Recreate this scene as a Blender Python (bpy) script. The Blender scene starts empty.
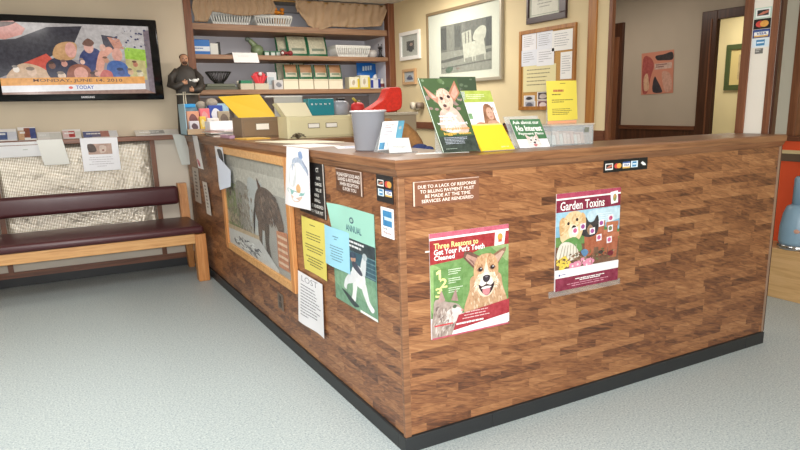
import bpy, bmesh, math, random
from mathutils import Vector, Matrix
R = random.Random(7)
PI = math.pi
scn = bpy.context.scene
COL = scn.collection
WL = {}          # world location of every object built

# ------------------------------------------------------------------ materials
def lin(c):
    return tuple(((v/255)/12.92 if v/255 <= .04045 else ((v/255+.055)/1.055)**2.4) for v in c[:3]) + (1.0,)
MATS = {}
def mat(rgb, rough=.55, metal=0., spec=.5, emit=0., name=None):
    k = (tuple(rgb), rough, metal, spec, emit)
    if k in MATS: return MATS[k]
    m = bpy.data.materials.new(name or 'paint_%d_%d_%d' % tuple(rgb)); m.use_nodes = True
    b = m.node_tree.nodes['Principled BSDF']
    b.inputs['Base Color'].default_value = lin(rgb)
    b.inputs['Roughness'].default_value = rough
    b.inputs['Metallic'].default_value = metal
    b.inputs['Specular IOR Level'].default_value = spec
    if emit:
        b.inputs['Specular IOR Level'].default_value = .25
        b.inputs['Base Color'].default_value = (0, 0, 0, 1)
        b.inputs['Emission Color'].default_value = lin(rgb)
        b.inputs['Emission Strength'].default_value = emit
    MATS[k] = m
    return m
def ink(rgb, rough, emit):
    k = ('ink', tuple(rgb), rough, emit)
    if k in MATS: return MATS[k]
    m = mat(rgb, rough, emit=emit).copy(); m.name = 'print_%d_%d_%d' % tuple(int(v) for v in rgb); t = m.node_tree; b = t.nodes['Principled BSDF']
    tc = t.nodes.new('ShaderNodeTexCoord'); nz = t.nodes.new('ShaderNodeTexNoise'); rp = t.nodes.new('ShaderNodeValToRGB')
    nz.inputs['Scale'].default_value = 34; nz.inputs['Detail'].default_value = 5; nz.inputs['Roughness'].default_value = .65
    g_ = .3*rgb[0]+.59*rgb[1]+.11*rgb[2]; f_ = .0 if emit else .14
    rgb = tuple(v+(g_-v)*f_ for v in rgb)
    a = .05 if min(rgb) > 200 else .13
    e = rp.color_ramp.elements
    e[0].position = .32; e[0].color = lin([v*(1-a) for v in rgb]); e[1].position = .68; e[1].color = lin([v+(255-v)*a*.7 for v in rgb])
    t.links.new(tc.outputs['Object'], nz.inputs['Vector']); t.links.new(nz.outputs['Fac'], rp.inputs[0])
    t.links.new(rp.outputs[0], b.inputs['Emission Color' if emit else 'Base Color'])
    MATS[k] = m
    return m
class NT:
    def __init__(s, name):
        s.m = bpy.data.materials.new(name); s.m.use_nodes = True
        s.t = s.m.node_tree; s.b = s.t.nodes['Principled BSDF']
    def n(s, typ, **kw):
        nd = s.t.nodes.new(typ)
        for k, v in kw.items(): setattr(nd, k, v)
        return nd
    def l(s, a, b): s.t.links.new(a, b)
    def math(s, op, a, b=None):
        nd = s.n('ShaderNodeMath', operation=op)
        for i, v in enumerate((a, b)):
            if v is None: continue
            if isinstance(v, (int, float)): nd.inputs[i].default_value = v
            else: s.l(v, nd.inputs[i])
        return nd.outputs[0]
    def ramp(s, fac, stops):
        nd = s.n('ShaderNodeValToRGB'); e = nd.color_ramp.elements
        while len(e) < len(stops): e.new(.5)
        for i, (p, c) in enumerate(stops): e[i].position = p; e[i].color = lin(c)
        s.l(fac, nd.inputs[0]); return nd.outputs[0]
    def comb(s, x, y, z):
        nd = s.n('ShaderNodeCombineXYZ')
        for i, v in enumerate((x, y, z)):
            if isinstance(v, (int, float)): nd.inputs[i].default_value = v
            else: s.l(v, nd.inputs[i])
        return nd.outputs[0]
    def noise(s, vec, scale, detail=3, rough=.5, dist=0):
        nd = s.n('ShaderNodeTexNoise'); nd.inputs['Scale'].default_value = scale
        nd.inputs['Detail'].default_value = detail; nd.inputs['Roughness'].default_value = rough
        nd.inputs['Distortion'].default_value = dist
        s.l(vec, nd.inputs['Vector']); return nd.outputs['Fac']
    def mix(s, fac, a, b, mode='MIX'):
        nd = s.n('ShaderNodeMix', data_type='RGBA', blend_type=mode)
        if isinstance(fac, (int, float)): nd.inputs[0].default_value = fac
        else: s.l(fac, nd.inputs[0])
        for i, v in ((6, a), (7, b)):
            if isinstance(v, tuple): nd.inputs[i].default_value = v
            else: s.l(v, nd.inputs[i])
        return nd.outputs[2]
    def coord(s):
        tc = s.n('ShaderNodeTexCoord'); return tc.outputs['Object']
    def xyz(s, v):
        nd = s.n('ShaderNodeSeparateXYZ'); s.l(v, nd.inputs[0]); return nd.outputs
    def bump(s, h, strength=.2, dist=.01):
        nd = s.n('ShaderNodeBump'); nd.inputs['Strength'].default_value = strength
        nd.inputs['Distance'].default_value = dist
        s.l(h, nd.inputs['Height']); s.l(nd.outputs[0], s.b.inputs['Normal'])

def laminate_mat():
    s = NT('strip_laminate'); o = s.xyz(s.coord())
    u = s.math('ADD', o[0], o[1]); v = o[2]
    H, Ln = .036, .225
    row = s.math('FLOOR', s.math('DIVIDE', v, H))
    wn = s.n('ShaderNodeTexWhiteNoise', noise_dimensions='1D'); s.l(row, wn.inputs['W'])
    uo = s.math('ADD', s.math('DIVIDE', u, Ln), s.math('MULTIPLY', wn.outputs['Value'], 7.3))
    col = s.math('FLOOR', uo)
    w2 = s.n('ShaderNodeTexWhiteNoise', noise_dimensions='2D'); s.l(s.comb(col, row, 0), w2.inputs['Vector'])
    blk = w2.outputs['Value']
    gv = s.comb(s.math('MULTIPLY', u, 5.0), s.math('ADD', s.math('MULTIPLY', v, 34), s.math('MULTIPLY', u, 9.0)), s.math('MULTIPLY', blk, 37))
    g = s.noise(gv, 1.6, 4, .6, 1.3)
    fine = s.noise(s.comb(s.math('MULTIPLY', u, 14), s.math('MULTIPLY', v, 260), blk), 1.0, 2, .5, .4)
    f = s.math('ADD', s.math('MULTIPLY', blk, .24), s.math('ADD', s.math('MULTIPLY', g, .74), s.math('MULTIPLY', fine, .14)))
    c = s.ramp(f, [(.30, (62, 38, 27)), (.42, (98, 61, 41)), (.54, (132, 86, 55)), (.70, (162, 113, 74)), (.88, (186, 140, 98))])
    seam = s.math('LESS_THAN', s.math('FRACT', s.math('DIVIDE', v, H)), .05)
    c = s.mix(s.math('MULTIPLY', seam, .35), c, lin((70, 40, 24)))
    s.l(c, s.b.inputs['Base Color']); s.b.inputs['Roughness'].default_value = .38
    return s.m
def wood_mat(name, dark, mid, light, along='xy', scale=1.0, rough=.4):
    s = NT(name); o = s.xyz(s.coord())
    if along == 'xy': vec = s.comb(s.math('MULTIPLY', s.math('ADD', o[0], o[1]), 2.2), s.math('MULTIPLY', o[2], 55), s.math('MULTIPLY', s.math('SUBTRACT', o[0], o[1]), 2.0))
    elif along == 'z': vec = s.comb(s.math('MULTIPLY', o[0], 40), s.math('MULTIPLY', o[1], 40), s.math('MULTIPLY', o[2], 2.0))
    elif along == 'x': vec = s.comb(s.math('MULTIPLY', o[0], 2.5), s.math('MULTIPLY', o[1], 40), s.math('MULTIPLY', o[2], 45))
    else: vec = s.comb(s.math('MULTIPLY', o[0], 40), s.math('MULTIPLY', o[1], 2.5), s.math('MULTIPLY', o[2], 45))
    g = s.noise(vec, scale, 5, .6, .9)
    s.l(s.ramp(g, [(.28, dark), (.5, mid), (.75, light)]), s.b.inputs['Base Color'])
    s.b.inputs['Roughness'].default_value = rough
    return s.m
def floor_mat():
    s = NT('speckled_vinyl'); co = s.coord()
    a = s.noise(co, 110, 2, .6); b = s.noise(co, 130, 1, .5); big = s.noise(co, 1.6, 3, .5)
    c = s.ramp(a, [(.30, (138, 150, 156)), (.42, (172, 183, 186)), (.58, (186, 196, 196)), (.70, (210, 216, 214))])
    dk = s.math('LESS_THAN', b, .36)
    c = s.mix(s.math('MULTIPLY', dk, .7), c, lin((112, 130, 150)))
    c = s.mix(s.math('MULTIPLY', big, .16), c, lin((164, 178, 178)))
    s.l(c, s.b.inputs['Base Color'])
    s.b.inputs['Roughness'].default_value = .42
    s.b.inputs['Specular IOR Level'].default_value = .35
    return s.m
def plaster_mat(name, rgb, amt=.05):
    s = NT(name); co = s.coord()
    n = s.noise(co, 60, 3, .5); n2 = s.noise(co, 2.2, 2, .5)
    d = tuple(int(v*(1-amt)) for v in rgb)
    c = s.ramp(n2, [(.3, d), (.7, rgb)])
    s.l(c, s.b.inputs['Base Color']); s.b.inputs['Roughness'].default_value = .7
    s.bump(n, .06, .004)
    return s.m
def woven_mat():
    s = NT('shiny_woven_vinyl'); o = s.xyz(s.coord())
    k = 2*PI/.024
    a = s.math('SINE', s.math('MULTIPLY', s.math('ADD', o[0], o[2]), k))
    b = s.math('SINE', s.math('MULTIPLY', s.math('SUBTRACT', o[0], o[2]), k))
    p = s.math('MULTIPLY', a, b)
    nz = s.noise(s.coord(), 5, 3, .6)
    f = s.math('ADD', s.math('MULTIPLY', p, .5), .5)
    c = s.ramp(f, [(.10, (126, 104, 78)), (.42, (186, 172, 148)), (.78, (240, 236, 226))])
    s.l(c, s.b.inputs['Base Color']); s.b.inputs['Roughness'].default_value = .24
    s.b.inputs['Metallic'].default_value = .45
    s.bump(s.math('ADD', s.math('MULTIPLY', p, .12), s.math('MULTIPLY', nz, 5.0)), .5, .012)
    return s.m
def cork_mat():
    s = NT('cork'); n = s.noise(s.coord(), 220, 3, .7)
    s.l(s.ramp(n, [(.3, (150, 105, 52)), (.6, (205, 160, 92)), (.8, (222, 182, 118))]), s.b.inputs['Base Color'])
    s.b.inputs['Roughness'].default_value = .85; return s.m
def cloth_mat(name, rgb, rough=.85):
    s = NT(name); n = s.noise(s.coord(), 60, 4, .6, .4)
    d = tuple(int(v*.88) for v in rgb)
    s.l(s.ramp(n, [(.35, d), (.65, rgb)]), s.b.inputs['Base Color'])
    s.b.inputs['Roughness'].default_value = rough; s.bump(n, .08, .003); return s.m
def leather_mat(name, rgb):
    s = NT(name); n = s.noise(s.coord(), 120, 3, .5)
    s.b.inputs['Base Color'].default_value = lin(rgb); s.b.inputs['Roughness'].default_value = .33
    s.bump(n, .08, .003); return s.m
def clear_mat(name, tint=(235, 240, 240), thru=.85, rough=.05):
    m = bpy.data.materials.new(name); m.use_nodes = True; t = m.node_tree
    b = t.nodes['Principled BSDF']; b.inputs['Base Color'].default_value = lin(tint); b.inputs['Roughness'].default_value = rough
    tr = t.nodes.new('ShaderNodeBsdfTransparent'); tr.inputs[0].default_value = lin((248, 250, 250))
    mx = t.nodes.new('ShaderNodeMixShader'); mx.inputs[0].default_value = thru
    t.links.new(b.outputs[0], mx.inputs[1]); t.links.new(tr.outputs[0], mx.inputs[2])
    t.links.new(mx.outputs[0], t.nodes['Material Output'].inputs[0])
    return m
LAM = laminate_mat()
CTOP = wood_mat('counter_edge_wood', (96, 62, 42), (134, 92, 62), (162, 118, 82), 'xy', 1.0, .36)
OAK = wood_mat('honey_oak', (188, 134, 78), (212, 160, 102), (226, 182, 124), 'x', 1.2, .4)
OAKZ = wood_mat('honey_oak_upright', (176, 112, 60), (202, 138, 80), (218, 164, 106), 'z', 1.2, .4)
BROWN = wood_mat('brown_trim_wood', (92, 54, 34), (120, 74, 48), (142, 92, 62), 'z', 1.0, .4)
BROWNX = wood_mat('brown_rail_wood', (92, 54, 36), (122, 76, 52), (146, 96, 68), 'x', 1.0, .4)
BROWNY = wood_mat('brown_side_wood', (78, 46, 30), (104, 62, 42), (126, 80, 54), 'y', 1.0, .4)
SHELFW = wood_mat('shelf_wood', (126, 92, 68), (152, 116, 88), (172, 136, 106), 'x', 1.0, .5)
DARKW = wood_mat('dark_door_wood', (52, 30, 20), (74, 44, 30), (96, 60, 42), 'z', 1.0, .35)
AMBER = wood_mat('amber_trim_wood', (132, 82, 34), (166, 110, 50), (190, 136, 70), 'z', 1.0, .4)
FLOOR = floor_mat()
WALL_TAN = plaster_mat('tan_wall_paint', (204, 188, 164))
WALL_CREAM = plaster_mat('cream_wall_paint', (224, 206, 164))
WALL_PALE = plaster_mat('pale_panel_paint', (226, 216, 200))
WALL_WHITE = plaster_mat('white_panel_paint', (240, 234, 222))
WALL_HALL = plaster_mat('hall_wall_paint', (186, 170, 150))
WALL_YEL = plaster_mat('yellow_wall_paint', (228, 212, 166))
WALL_LAV = plaster_mat('alcove_paint', (228, 226, 232))
WALL_OR = plaster_mat('orange_wall_paint', (226, 84, 40), .06)
CEIL = plaster_mat('ceiling_paint', (226, 222, 212))
WOVEN = woven_mat(); CORK = cork_mat()
CURT = mat((178, 150, 120), .85, name='sheer_brown_curtain')
MAROON = leather_mat('maroon_vinyl', (78, 40, 44))
CLEAR = clear_mat('clear_acrylic', (225, 230, 232), .72, .08)
PANE = clear_mat('picture_glass', (200, 206, 206), .94, .03)
FROST = clear_mat('frosted_plastic', (172, 175, 184), .36, .16)
BLACKP = mat((22, 22, 24), .25)
GLOSSK = mat((14, 14, 16), .12, spec=.4)
RUBBER = mat((38, 40, 42), .5)
WHITEP = mat((236, 236, 230), .4)
CREAMMETAL = mat((214, 206, 166), .42)
BROWNMETAL = mat((128, 106, 82), .45)

# ------------------------------------------------------------------ builders
class B:
    """collects shapes in world coordinates; build() links them as ONE mesh object"""
    def __init__(s): s.bm = bmesh.new(); s.mats = []
    def mi(s, m):
        if m not in s.mats: s.mats.append(m)
        return s.mats.index(m)
    def _fin(s, geom_faces, m, smooth=False):
        i = s.mi(m)
        for f in geom_faces: f.material_index = i; f.smooth = smooth
    def box(s, x0, y0, z0, x1, y1, z1, m, bev=0., rot=None, seg=2):
        c = Vector(((x0+x1)/2, (y0+y1)/2, (z0+z1)/2))
        b2 = bmesh.new(); bmesh.ops.create_cube(b2, size=1)
        bmesh.ops.scale(b2, vec=(abs(x1-x0), abs(y1-y0), abs(z1-z0)), verts=b2.verts)
        if bev: bmesh.ops.bevel(b2, geom=b2.edges[:], offset=bev, segments=seg, affect='EDGES', profile=.5)
        mt = Matrix.Translation(c)
        if rot: mt = mt @ rot
        s.add(b2, mt, m, smooth=bool(bev) and seg > 2)
        return s
    def add(s, b2, mt, m, smooth=False):
        i = s.mi(m); mp = {}
        for v in b2.verts: mp[v] = s.bm.verts.new(mt @ v.co)
        for f in b2.faces:
            try: nf = s.bm.faces.new([mp[v] for v in f.verts])
            except ValueError: continue
            nf.material_index = i; nf.smooth = smooth
        b2.free()
    def cyl(s, p0, p1, r0, m, r1=None, seg=20, caps=True):
        p0 = Vector(p0); p1 = Vector(p1); d = p1-p0
        b2 = bmesh.new()
        bmesh.ops.create_cone(b2, cap_ends=caps, segments=seg, radius1=r0, radius2=r0 if r1 is None else r1, depth=d.length)
        q = d.to_track_quat('Z', 'Y').to_matrix().to_4x4()
        s.add(b2, Matrix.Translation((p0+p1)/2) @ q, m, smooth=True); return s
    def ball(s, c, r, m, sc=(1, 1, 1), seg=16, rot=None):
        b2 = bmesh.new(); bmesh.ops.create_uvsphere(b2, u_segments=seg, v_segments=max(6, seg*2//3), radius=r)
        bmesh.ops.scale(b2, vec=sc, verts=b2.verts)
        mt = Matrix.Translation(c)
        if rot: mt = mt @ rot
        s.add(b2, mt, m, smooth=True); return s
    def lathe(s, c, prof, m, seg=28, sx=1., sy=1., smooth=True):
        i = s.mi(m); c = Vector(c); rings = []
        for r, z in prof:
            if r < 1e-5: rings.append([s.bm.verts.new(c+Vector((0, 0, z)))])
            else: rings.append([s.bm.verts.new(c+Vector((r*sx*math.cos(2*PI*k/seg), r*sy*math.sin(2*PI*k/seg), z))) for k in range(seg)])
        for a, b in zip(rings, rings[1:]):
            for k in range(seg):
                k2 = (k+1) % seg
                if len(a) == 1 and len(b) == 1: continue
                if len(a) == 1: vs = [a[0], b[k2], b[k]][::-1]
                elif len(b) == 1: vs = [a[k], a[k2], b[0]]
                else: vs = [a[k], a[k2], b[k2], b[k]]
                f = s.bm.faces.new(vs); f.material_index = i; f.smooth = smooth
        return s
    def tube(s, pts, r, m, seg=10, radii=None):
        pts = [Vector(p) for p in pts]; i = s.mi(m); rings = []
        for k, p in enumerate(pts):
            d = (pts[min(k+1, len(pts)-1)]-pts[max(k-1, 0)]).normalized()
            q = d.to_track_quat('Z', 'Y')
            rr = radii[k] if radii else r
            rings.append([s.bm.verts.new(p+q @ Vector((rr*math.cos(2*PI*j/seg), rr*math.sin(2*PI*j/seg), 0))) for j in range(seg)])
        for a, b in zip(rings, rings[1:]):
            for j in range(seg):
                f = s.bm.faces.new([a[j], a[(j+1) % seg], b[(j+1) % seg], b[j]]); f.material_index = i; f.smooth = True
        for rg, fl in ((rings[0], True), (rings[-1], False)):
            f = s.bm.faces.new(rg[::-1] if fl else rg); f.material_index = i
        return s
    def prism(s, pts, ext, m, smooth=False):
        """closed outline (3D points) extruded along ext"""
        i = s.mi(m); ext = Vector(ext)
        a = [s.bm.verts.new(Vector(p)) for p in pts]; b = [s.bm.verts.new(Vector(p)+ext) for p in pts]
        n = len(a); fs = []
        fs.append(s.bm.faces.new(a[::-1])); fs.append(s.bm.faces.new(b))
        for k in range(n):
            f = s.bm.faces.new([a[k], a[(k+1) % n], b[(k+1) % n], b[k]]); f.smooth = smooth; fs.append(f)
        for f in fs: f.material_index = i
        return s
    def loft(s, loops, m, smooth=False, caps=True):
        i = s.mi(m); rs = [[s.bm.verts.new(Vector(p)) for p in lp] for lp in loops]
        for a, b in zip(rs, rs[1:]):
            n = len(a)
            for k in range(n):
                f = s.bm.faces.new([a[k], a[(k+1) % n], b[(k+1) % n], b[k]]); f.material_index = i; f.smooth = smooth
        if caps:
            for r in (rs[0][::-1], rs[-1]):
                f = s.bm.faces.new(r); f.material_index = i
        return s
    def grid(s, fn, nu, nv, m, smooth=True, thick=0.):
        """fn(u,v)->point for u,v in 0..1; thick gives a second skin"""
        i = s.mi(m)
        V = [[Vector(fn(a/nu, b/nv)) for b in range(nv+1)] for a in range(nu+1)]
        vs = [[s.bm.verts.new(p) for p in r] for r in V]
        fs = []
        for a in range(nu):
            for b in range(nv): fs.append(s.bm.faces.new([vs[a][b], vs[a+1][b], vs[a+1][b+1], vs[a][b+1]]))
        if thick:
            s.bm.normal_update()
            ws = [[s.bm.verts.new(v.co - v.normal*thick) for v in r] for r in vs]
            for a in range(nu):
                for b in range(nv): fs.append(s.bm.faces.new([ws[a][b+1], ws[a+1][b+1], ws[a+1][b], ws[a][b]]))
            rim = [(a, 0) for a in range(nu+1)]+[(nu, b) for b in range(1, nv+1)]+[(a, nv) for a in range(nu-1, -1, -1)]+[(0, b) for b in range(nv-1, 0, -1)]
            for (a, b), (c, d) in zip(rim, rim[1:]+rim[:1]): fs.append(s.bm.faces.new([vs[c][d], vs[a][b], ws[a][b], ws[c][d]]))
        for f in fs: f.material_index = i; f.smooth = smooth
        return s
    def build(s, name, parent=None, loc=None, fixn=True):
        if fixn: bmesh.ops.recalc_face_normals(s.bm, faces=s.bm.faces)
        me = bpy.data.meshes.new(name)
        vs = [v.co for v in s.bm.verts]
        if parent is not None: base = WL[parent.name]
        elif loc is not None: base = Vector(loc)
        else:
            lo = [min(v[k] for v in vs) for k in range(3)]; hi = [max(v[k] for v in vs) for k in range(3)]
            base = Vector(((lo[0]+hi[0])/2, (lo[1]+hi[1])/2, lo[2]))
        bmesh.ops.translate(s.bm, vec=-base, verts=s.bm.verts)
        s.bm.to_mesh(me); s.bm.free()
        for m in s.mats: me.materials.append(m)
        o = bpy.data.objects.new(name, me); COL.objects.link(o)
        if parent is not None: o.parent = parent
        else: o.location = base
        WL[o.name] = Vector(base)
        return o
def tag(o, label, cat, group=None):
    o['label'] = label; o['category'] = cat
    if group: o['group'] = group
    return o
def thing(name, label, cat, loc, group=None):
    o = bpy.data.objects.new(name, None); COL.objects.link(o); o.location = loc; o.empty_display_size = .05
    WL[o.name] = Vector(loc); return tag(o, label, cat, group)
def dup(root, off, label, group=None):
    def cp(o, par):
        c = o.copy(); COL.objects.link(c); c.parent = par
        WL[c.name] = WL[o.name]+Vector(off)
        for ch in list(o.children): cp(ch, c)
        return c
    r = cp(root, None); r.location = root.location+Vector(off); r['label'] = label
    if group: r['group'] = group
    return r
def struct(b, name):
    o = b.build(name, loc=(0, 0, 0)); o['kind'] = 'structure'; return o

# text meshes from the built-in font
TXT = {}
def textmesh(st, bold):
    k = (st, bold)
    if k not in TXT:
        cu = bpy.data.curves.new('t', 'FONT'); cu.body = st; cu.resolution_u = 2; cu.offset = bold
        o = bpy.data.objects.new('t', cu); COL.objects.link(o)
        bpy.context.view_layer.update()
        me = bpy.data.meshes.new_from_object(o.evaluated_get(bpy.context.evaluated_depsgraph_get()))
        bpy.data.objects.remove(o); bpy.data.curves.remove(cu)
        vs = [v.co.copy() for v in me.vertices]; fs = [tuple(p.vertices) for p in me.polygons]
        bpy.data.meshes.remove(me); TXT[k] = (vs, fs)
    return TXT[k]
def smooth_loop(pts, n=5):
    out = []; L = len(pts)
    for i in range(L):
        p0, p1, p2, p3 = (Vector(pts[(i+k-1) % L]) for k in range(4))
        for j in range(n):
            t = j/n
            out.append(tuple(.5*((2*p1)+(-p0+p2)*t+(2*p0-5*p1+4*p2-p3)*t*t+(-p0+3*p1-3*p2+p3)*t**3)))
    return out
class Sheet:
    """a printed sheet: o = upper left corner, r = right edge vector, d = downward edge vector (world)"""
    def __init__(s, o, r, d, base, thick=.0015, rough=.5, bend=None, n=(1, 1), emit=0., inked=True):
        s.inked = inked
        s.b = B(); s.o = Vector(o); s.r = Vector(r); s.d = Vector(d)
        s.nrm = s.d.cross(s.r).normalized(); s.rough = rough; s.bend = bend; s.k = 0; s.emit = emit; s.thick = thick
        if bend or n != (1, 1):
            s.b.grid(lambda u, v: s.pt(u, v, thick), n[0], n[1], mat(base, rough, emit=emit), smooth=True, thick=0)
            s.b.grid(lambda u, v: s.pt(1-u, v, 0), n[0], n[1], mat(base, rough, emit=emit), smooth=True, thick=0)
        else:
            s.b.prism([s.pt(0, 0, 0), s.pt(1, 0, 0), s.pt(1, 1, 0), s.pt(0, 1, 0)], s.nrm*thick, mat(base, rough, emit=emit))
    def m(s, c):
        if not isinstance(c, tuple): return c
        return ink(c, s.rough, s.emit) if s.inked else mat(c, s.rough, emit=s.emit)
    def pt(s, u, v, h=0):
        if s.bend: h += s.bend(u, v)
        return s.o+s.r*u+s.d*v+s.nrm*h
    def _h(s):
        s.k += 1; return s.thick+.0002+s.k*.000012
    def poly(s, pts, c):
        h = s._h(); i = s.b.mi(s.m(c))
        vs = [s.b.bm.verts.new(s.pt(u, v, h)) for u, v in pts]
        f = s.b.bm.faces.new(vs); f.material_index = i
        f.normal_update()
        if f.normal.dot(s.nrm) < 0: f.normal_flip()
        return s
    def blob(s, pts, c): return s.poly([(min(1, max(0, u)), min(1, max(0, v))) for u, v in smooth_loop(pts)], c)
    def rect(s, u0, v0, u1, v1, c): return s.poly([(u0, v0), (u1, v0), (u1, v1), (u0, v1)], c)
    def ell(s, u, v, a, b, c, rot=0., n=18):
        cs, sn = math.cos(rot), math.sin(rot)
        return s.poly([(min(1, max(0, u+a*math.cos(2*PI*k/n)*cs-b*math.sin(2*PI*k/n)*sn)), min(1, max(0, v+a*math.cos(2*PI*k/n)*sn+b*math.sin(2*PI*k/n)*cs))) for k in range(n)], c)
    def text(s, st, u0, v0, u1, v1, c, bold=0., shear=0., slope=0.):
        vs, fs = textmesh(st, bold); h = s._h(); i = s.b.mi(mat(c, s.rough, emit=s.emit))
        x0 = min(v.x for v in vs); x1 = max(v.x for v in vs); y0 = min(v.y for v in vs); y1 = max(v.y for v in vs)
        nv = []
        for v in vs:
            a = (v.x-x0)/(x1-x0); t = (v.y-y0)/(y1-y0)
            nv.append(s.b.bm.verts.new(s.pt(u0+a*(u1-u0)+shear*t, v1+(v0-v1)*t+slope*a, h)))
        for f in fs:
            try: fc = s.b.bm.faces.new([nv[k] for k in f]); fc.material_index = i
            except ValueError: pass
        return s
    def fur(s, cx, cy, rx, ry, n, cols, ln=.05, seed=1, a0=None, asp=1.0):
        rr = random.Random(seed)
        for k in range(n):
            q = math.sqrt(rr.random()); t = rr.uniform(0, 2*PI); u = cx+rx*q*math.cos(t); v = cy+ry*q*math.sin(t)
            a = (math.atan2(v-cy, u-cx) if a0 is None else a0)+rr.uniform(-.5, .5); l = ln*rr.uniform(.5, 1); w = l*.22
            c, d = math.cos(a), math.sin(a)
            pts = [(u-d*w, v+c*w*asp), (u+c*l, v+d*l*asp), (u+d*w, v-c*w*asp), (u-c*l*.3, v-d*l*.3*asp)]
            s.poly([(min(1, max(0, x)), min(1, max(0, y))) for x, y in pts], rr.choice(cols))
        return s
    def lines(s, u0, v0, u1, v1, n, c, seed=1, fill=.55, center=False):
        """fine print too small to read, as broken rules"""
        rr = random.Random(seed); st = (v1-v0)/n
        for k in range(n):
            ln = (u1-u0)*(rr.uniform(.72, 1) if k < n-1 else rr.uniform(.35, .8))
            a = u0+((u1-u0)-ln)/2 if center else u0
            e = a+ln; x = a
            while x < e-.004:
                w = min(rr.uniform(.02, .07)*(u1-u0)*2, e-x)
                s.rect(x, v0+k*st, x+w*.86, v0+k*st+st*fill, c); x += w
        return s
    def build(s, name, label=None, cat=None, parent=None, group=None):
        o = s.b.build(name, parent=parent, fixn=False)
        if label: tag(o, label, cat, group) if cat else o.__setitem__('label', label)
        return o
def on_front(x0, z1, x1, z0, **k):       # sheet on the counter's front face
    return dict(o=(x0, -.0012, z1), r=(x1-x0, 0, 0), d=(0, 0, z0-z1))
def on_side(y0, z1, y1, z0, x=-.0012):   # sheet on a surface facing -X (y0 is its left edge)
    return dict(o=(x, y0, z1), r=(0, y1-y0, 0), d=(0, 0, z0-z1))
def on_back(x0, z1, x1, z0, y):
    return dict(o=(x0, y, z1), r=(x1-x0, 0, 0), d=(0, 0, z0-z1))

# ------------------------------------------------------------------ the room
BY = 4.176; RX = 2.183; HX = 4.2; CZ = 2.43
struct(B().box(-4.1, -4.1, -.05, 6.3, 5.3, 0, FLOOR), 'floor')
struct(B().box(-4.1, -4.1, CZ, 6.3, 5.3, CZ+.08, CEIL), 'ceiling')
struct(B().box(-4.1, BY, 0, .10, BY+.1, CZ, WALL_TAN), 'wall_back')
struct(B().box(-4.1, BY-.006, .10, -.005, BY, 1.17, WALL_PALE), 'wall_back_lower')
struct(B().box(-4.1, 4.76, 0, 2.3, 4.86, CZ, WALL_LAV), 'wall_alcove')
struct(B().box(RX, 1.31, 0, RX+.08, 4.76, CZ, WALL_CREAM).box(RX, 1.112, 0, RX+.02, 1.31, CZ, WALL_CREAM), 'wall_right')
struct(B().box(-4.1, -4.1, 0, -4.0, BY, CZ, WALL_PALE), 'wall_left')
struct(B().box(-4.0, -4.1, 0, 6.2, -4.0, CZ, WALL_PALE), 'wall_front')
struct(B().box(HX, 1.98, 0, HX+.02, 5.2, CZ, WALL_HALL), 'wall_hall')
struct(B().box(HX, 1.50, 2.10, HX+.02, 1.98, CZ, WALL_HALL), 'wall_hall_header')
struct(B().box(HX, -4.0, 0, HX+.1, 1.50, CZ, WALL_YEL), 'wall_yellow')
struct(B().box(2.263, 4.86, 0, 6.2, 4.96, CZ, WALL_HALL), 'wall_hall_end')
struct(B().box(5.6, -4.0, 0, 5.7, 4.86, CZ, WALL_YEL), 'wall_far_room')
wf = struct(B().box(-2.16, -4.0, .64, .96, -3.97, .70, mat((230, 228, 222), .4)).box(-2.16, -4.0, 2.2, .96, -3.97, 2.26, mat((230, 228, 222), .4)).box(-2.16, -4.0, .70, -2.10, -3.97, 2.2, mat((230, 228, 222), .4)).box(.90, -4.0, .70, .96, -3.97, 2.2, mat((230, 228, 222), .4)), 'fill_light_frame')  # made-up window frame around the added fill light, unseen behind camera
B().box(-2.10, -3.995, .70, .90, -3.985, 2.2, mat((190, 204, 216), .05)).build('fill_light_pane', parent=wf)  # pane of the same invented window
# back wall rails, stiles and black base
struct(B().box(-4.0, 4.05, 1.165, -.03, BY-.006, 1.205, BROWNX, .004), 'trim_1')
struct(B().box(-4.0, BY-.022, .075, -.02, BY-.006, .125, BROWNX), 'trim_2')
struct(B().box(-4.0, BY-.02, 0, -.02, BY-.001, .075, RUBBER), 'baseboard_back')
for i, x in enumerate((-1.50, -.285)):
    struct(B().box(x-.02, BY-.024, .125, x+.02, BY-.006, 1.165, BROWN), 'trim_%d' % (3+i))
# corner trim where the alcove starts and the right wall's end
struct(B().box(.10, BY-.012, 0, .165, BY+.09, CZ, BROWN, .004), 'trim_5')
struct(B().box(2.112, BY-.012, 0, RX, BY+.09, CZ, BROWN, .004), 'trim_6')
struct(B().box(RX-.014, 1.238, 0, RX, 1.319, CZ, AMBER, .003), 'trim_7')
struct(B().box(RX-.008, 1.100, 0, RX+.022, 1.131, CZ, BROWN, .002), 'trim_8')
struct(B().box(RX-.020, 1.131, 1.15, RX, 1.238, 1.215, BROWNY).box(RX-.022, 1.319, 1.185, RX, BY-.02, 1.25, BROWNY, .003), 'trim_9')
struct(B().box(RX-.006, 1.131, 0, RX, 1.238, 1.15, LAM), 'trim_10')
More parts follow.
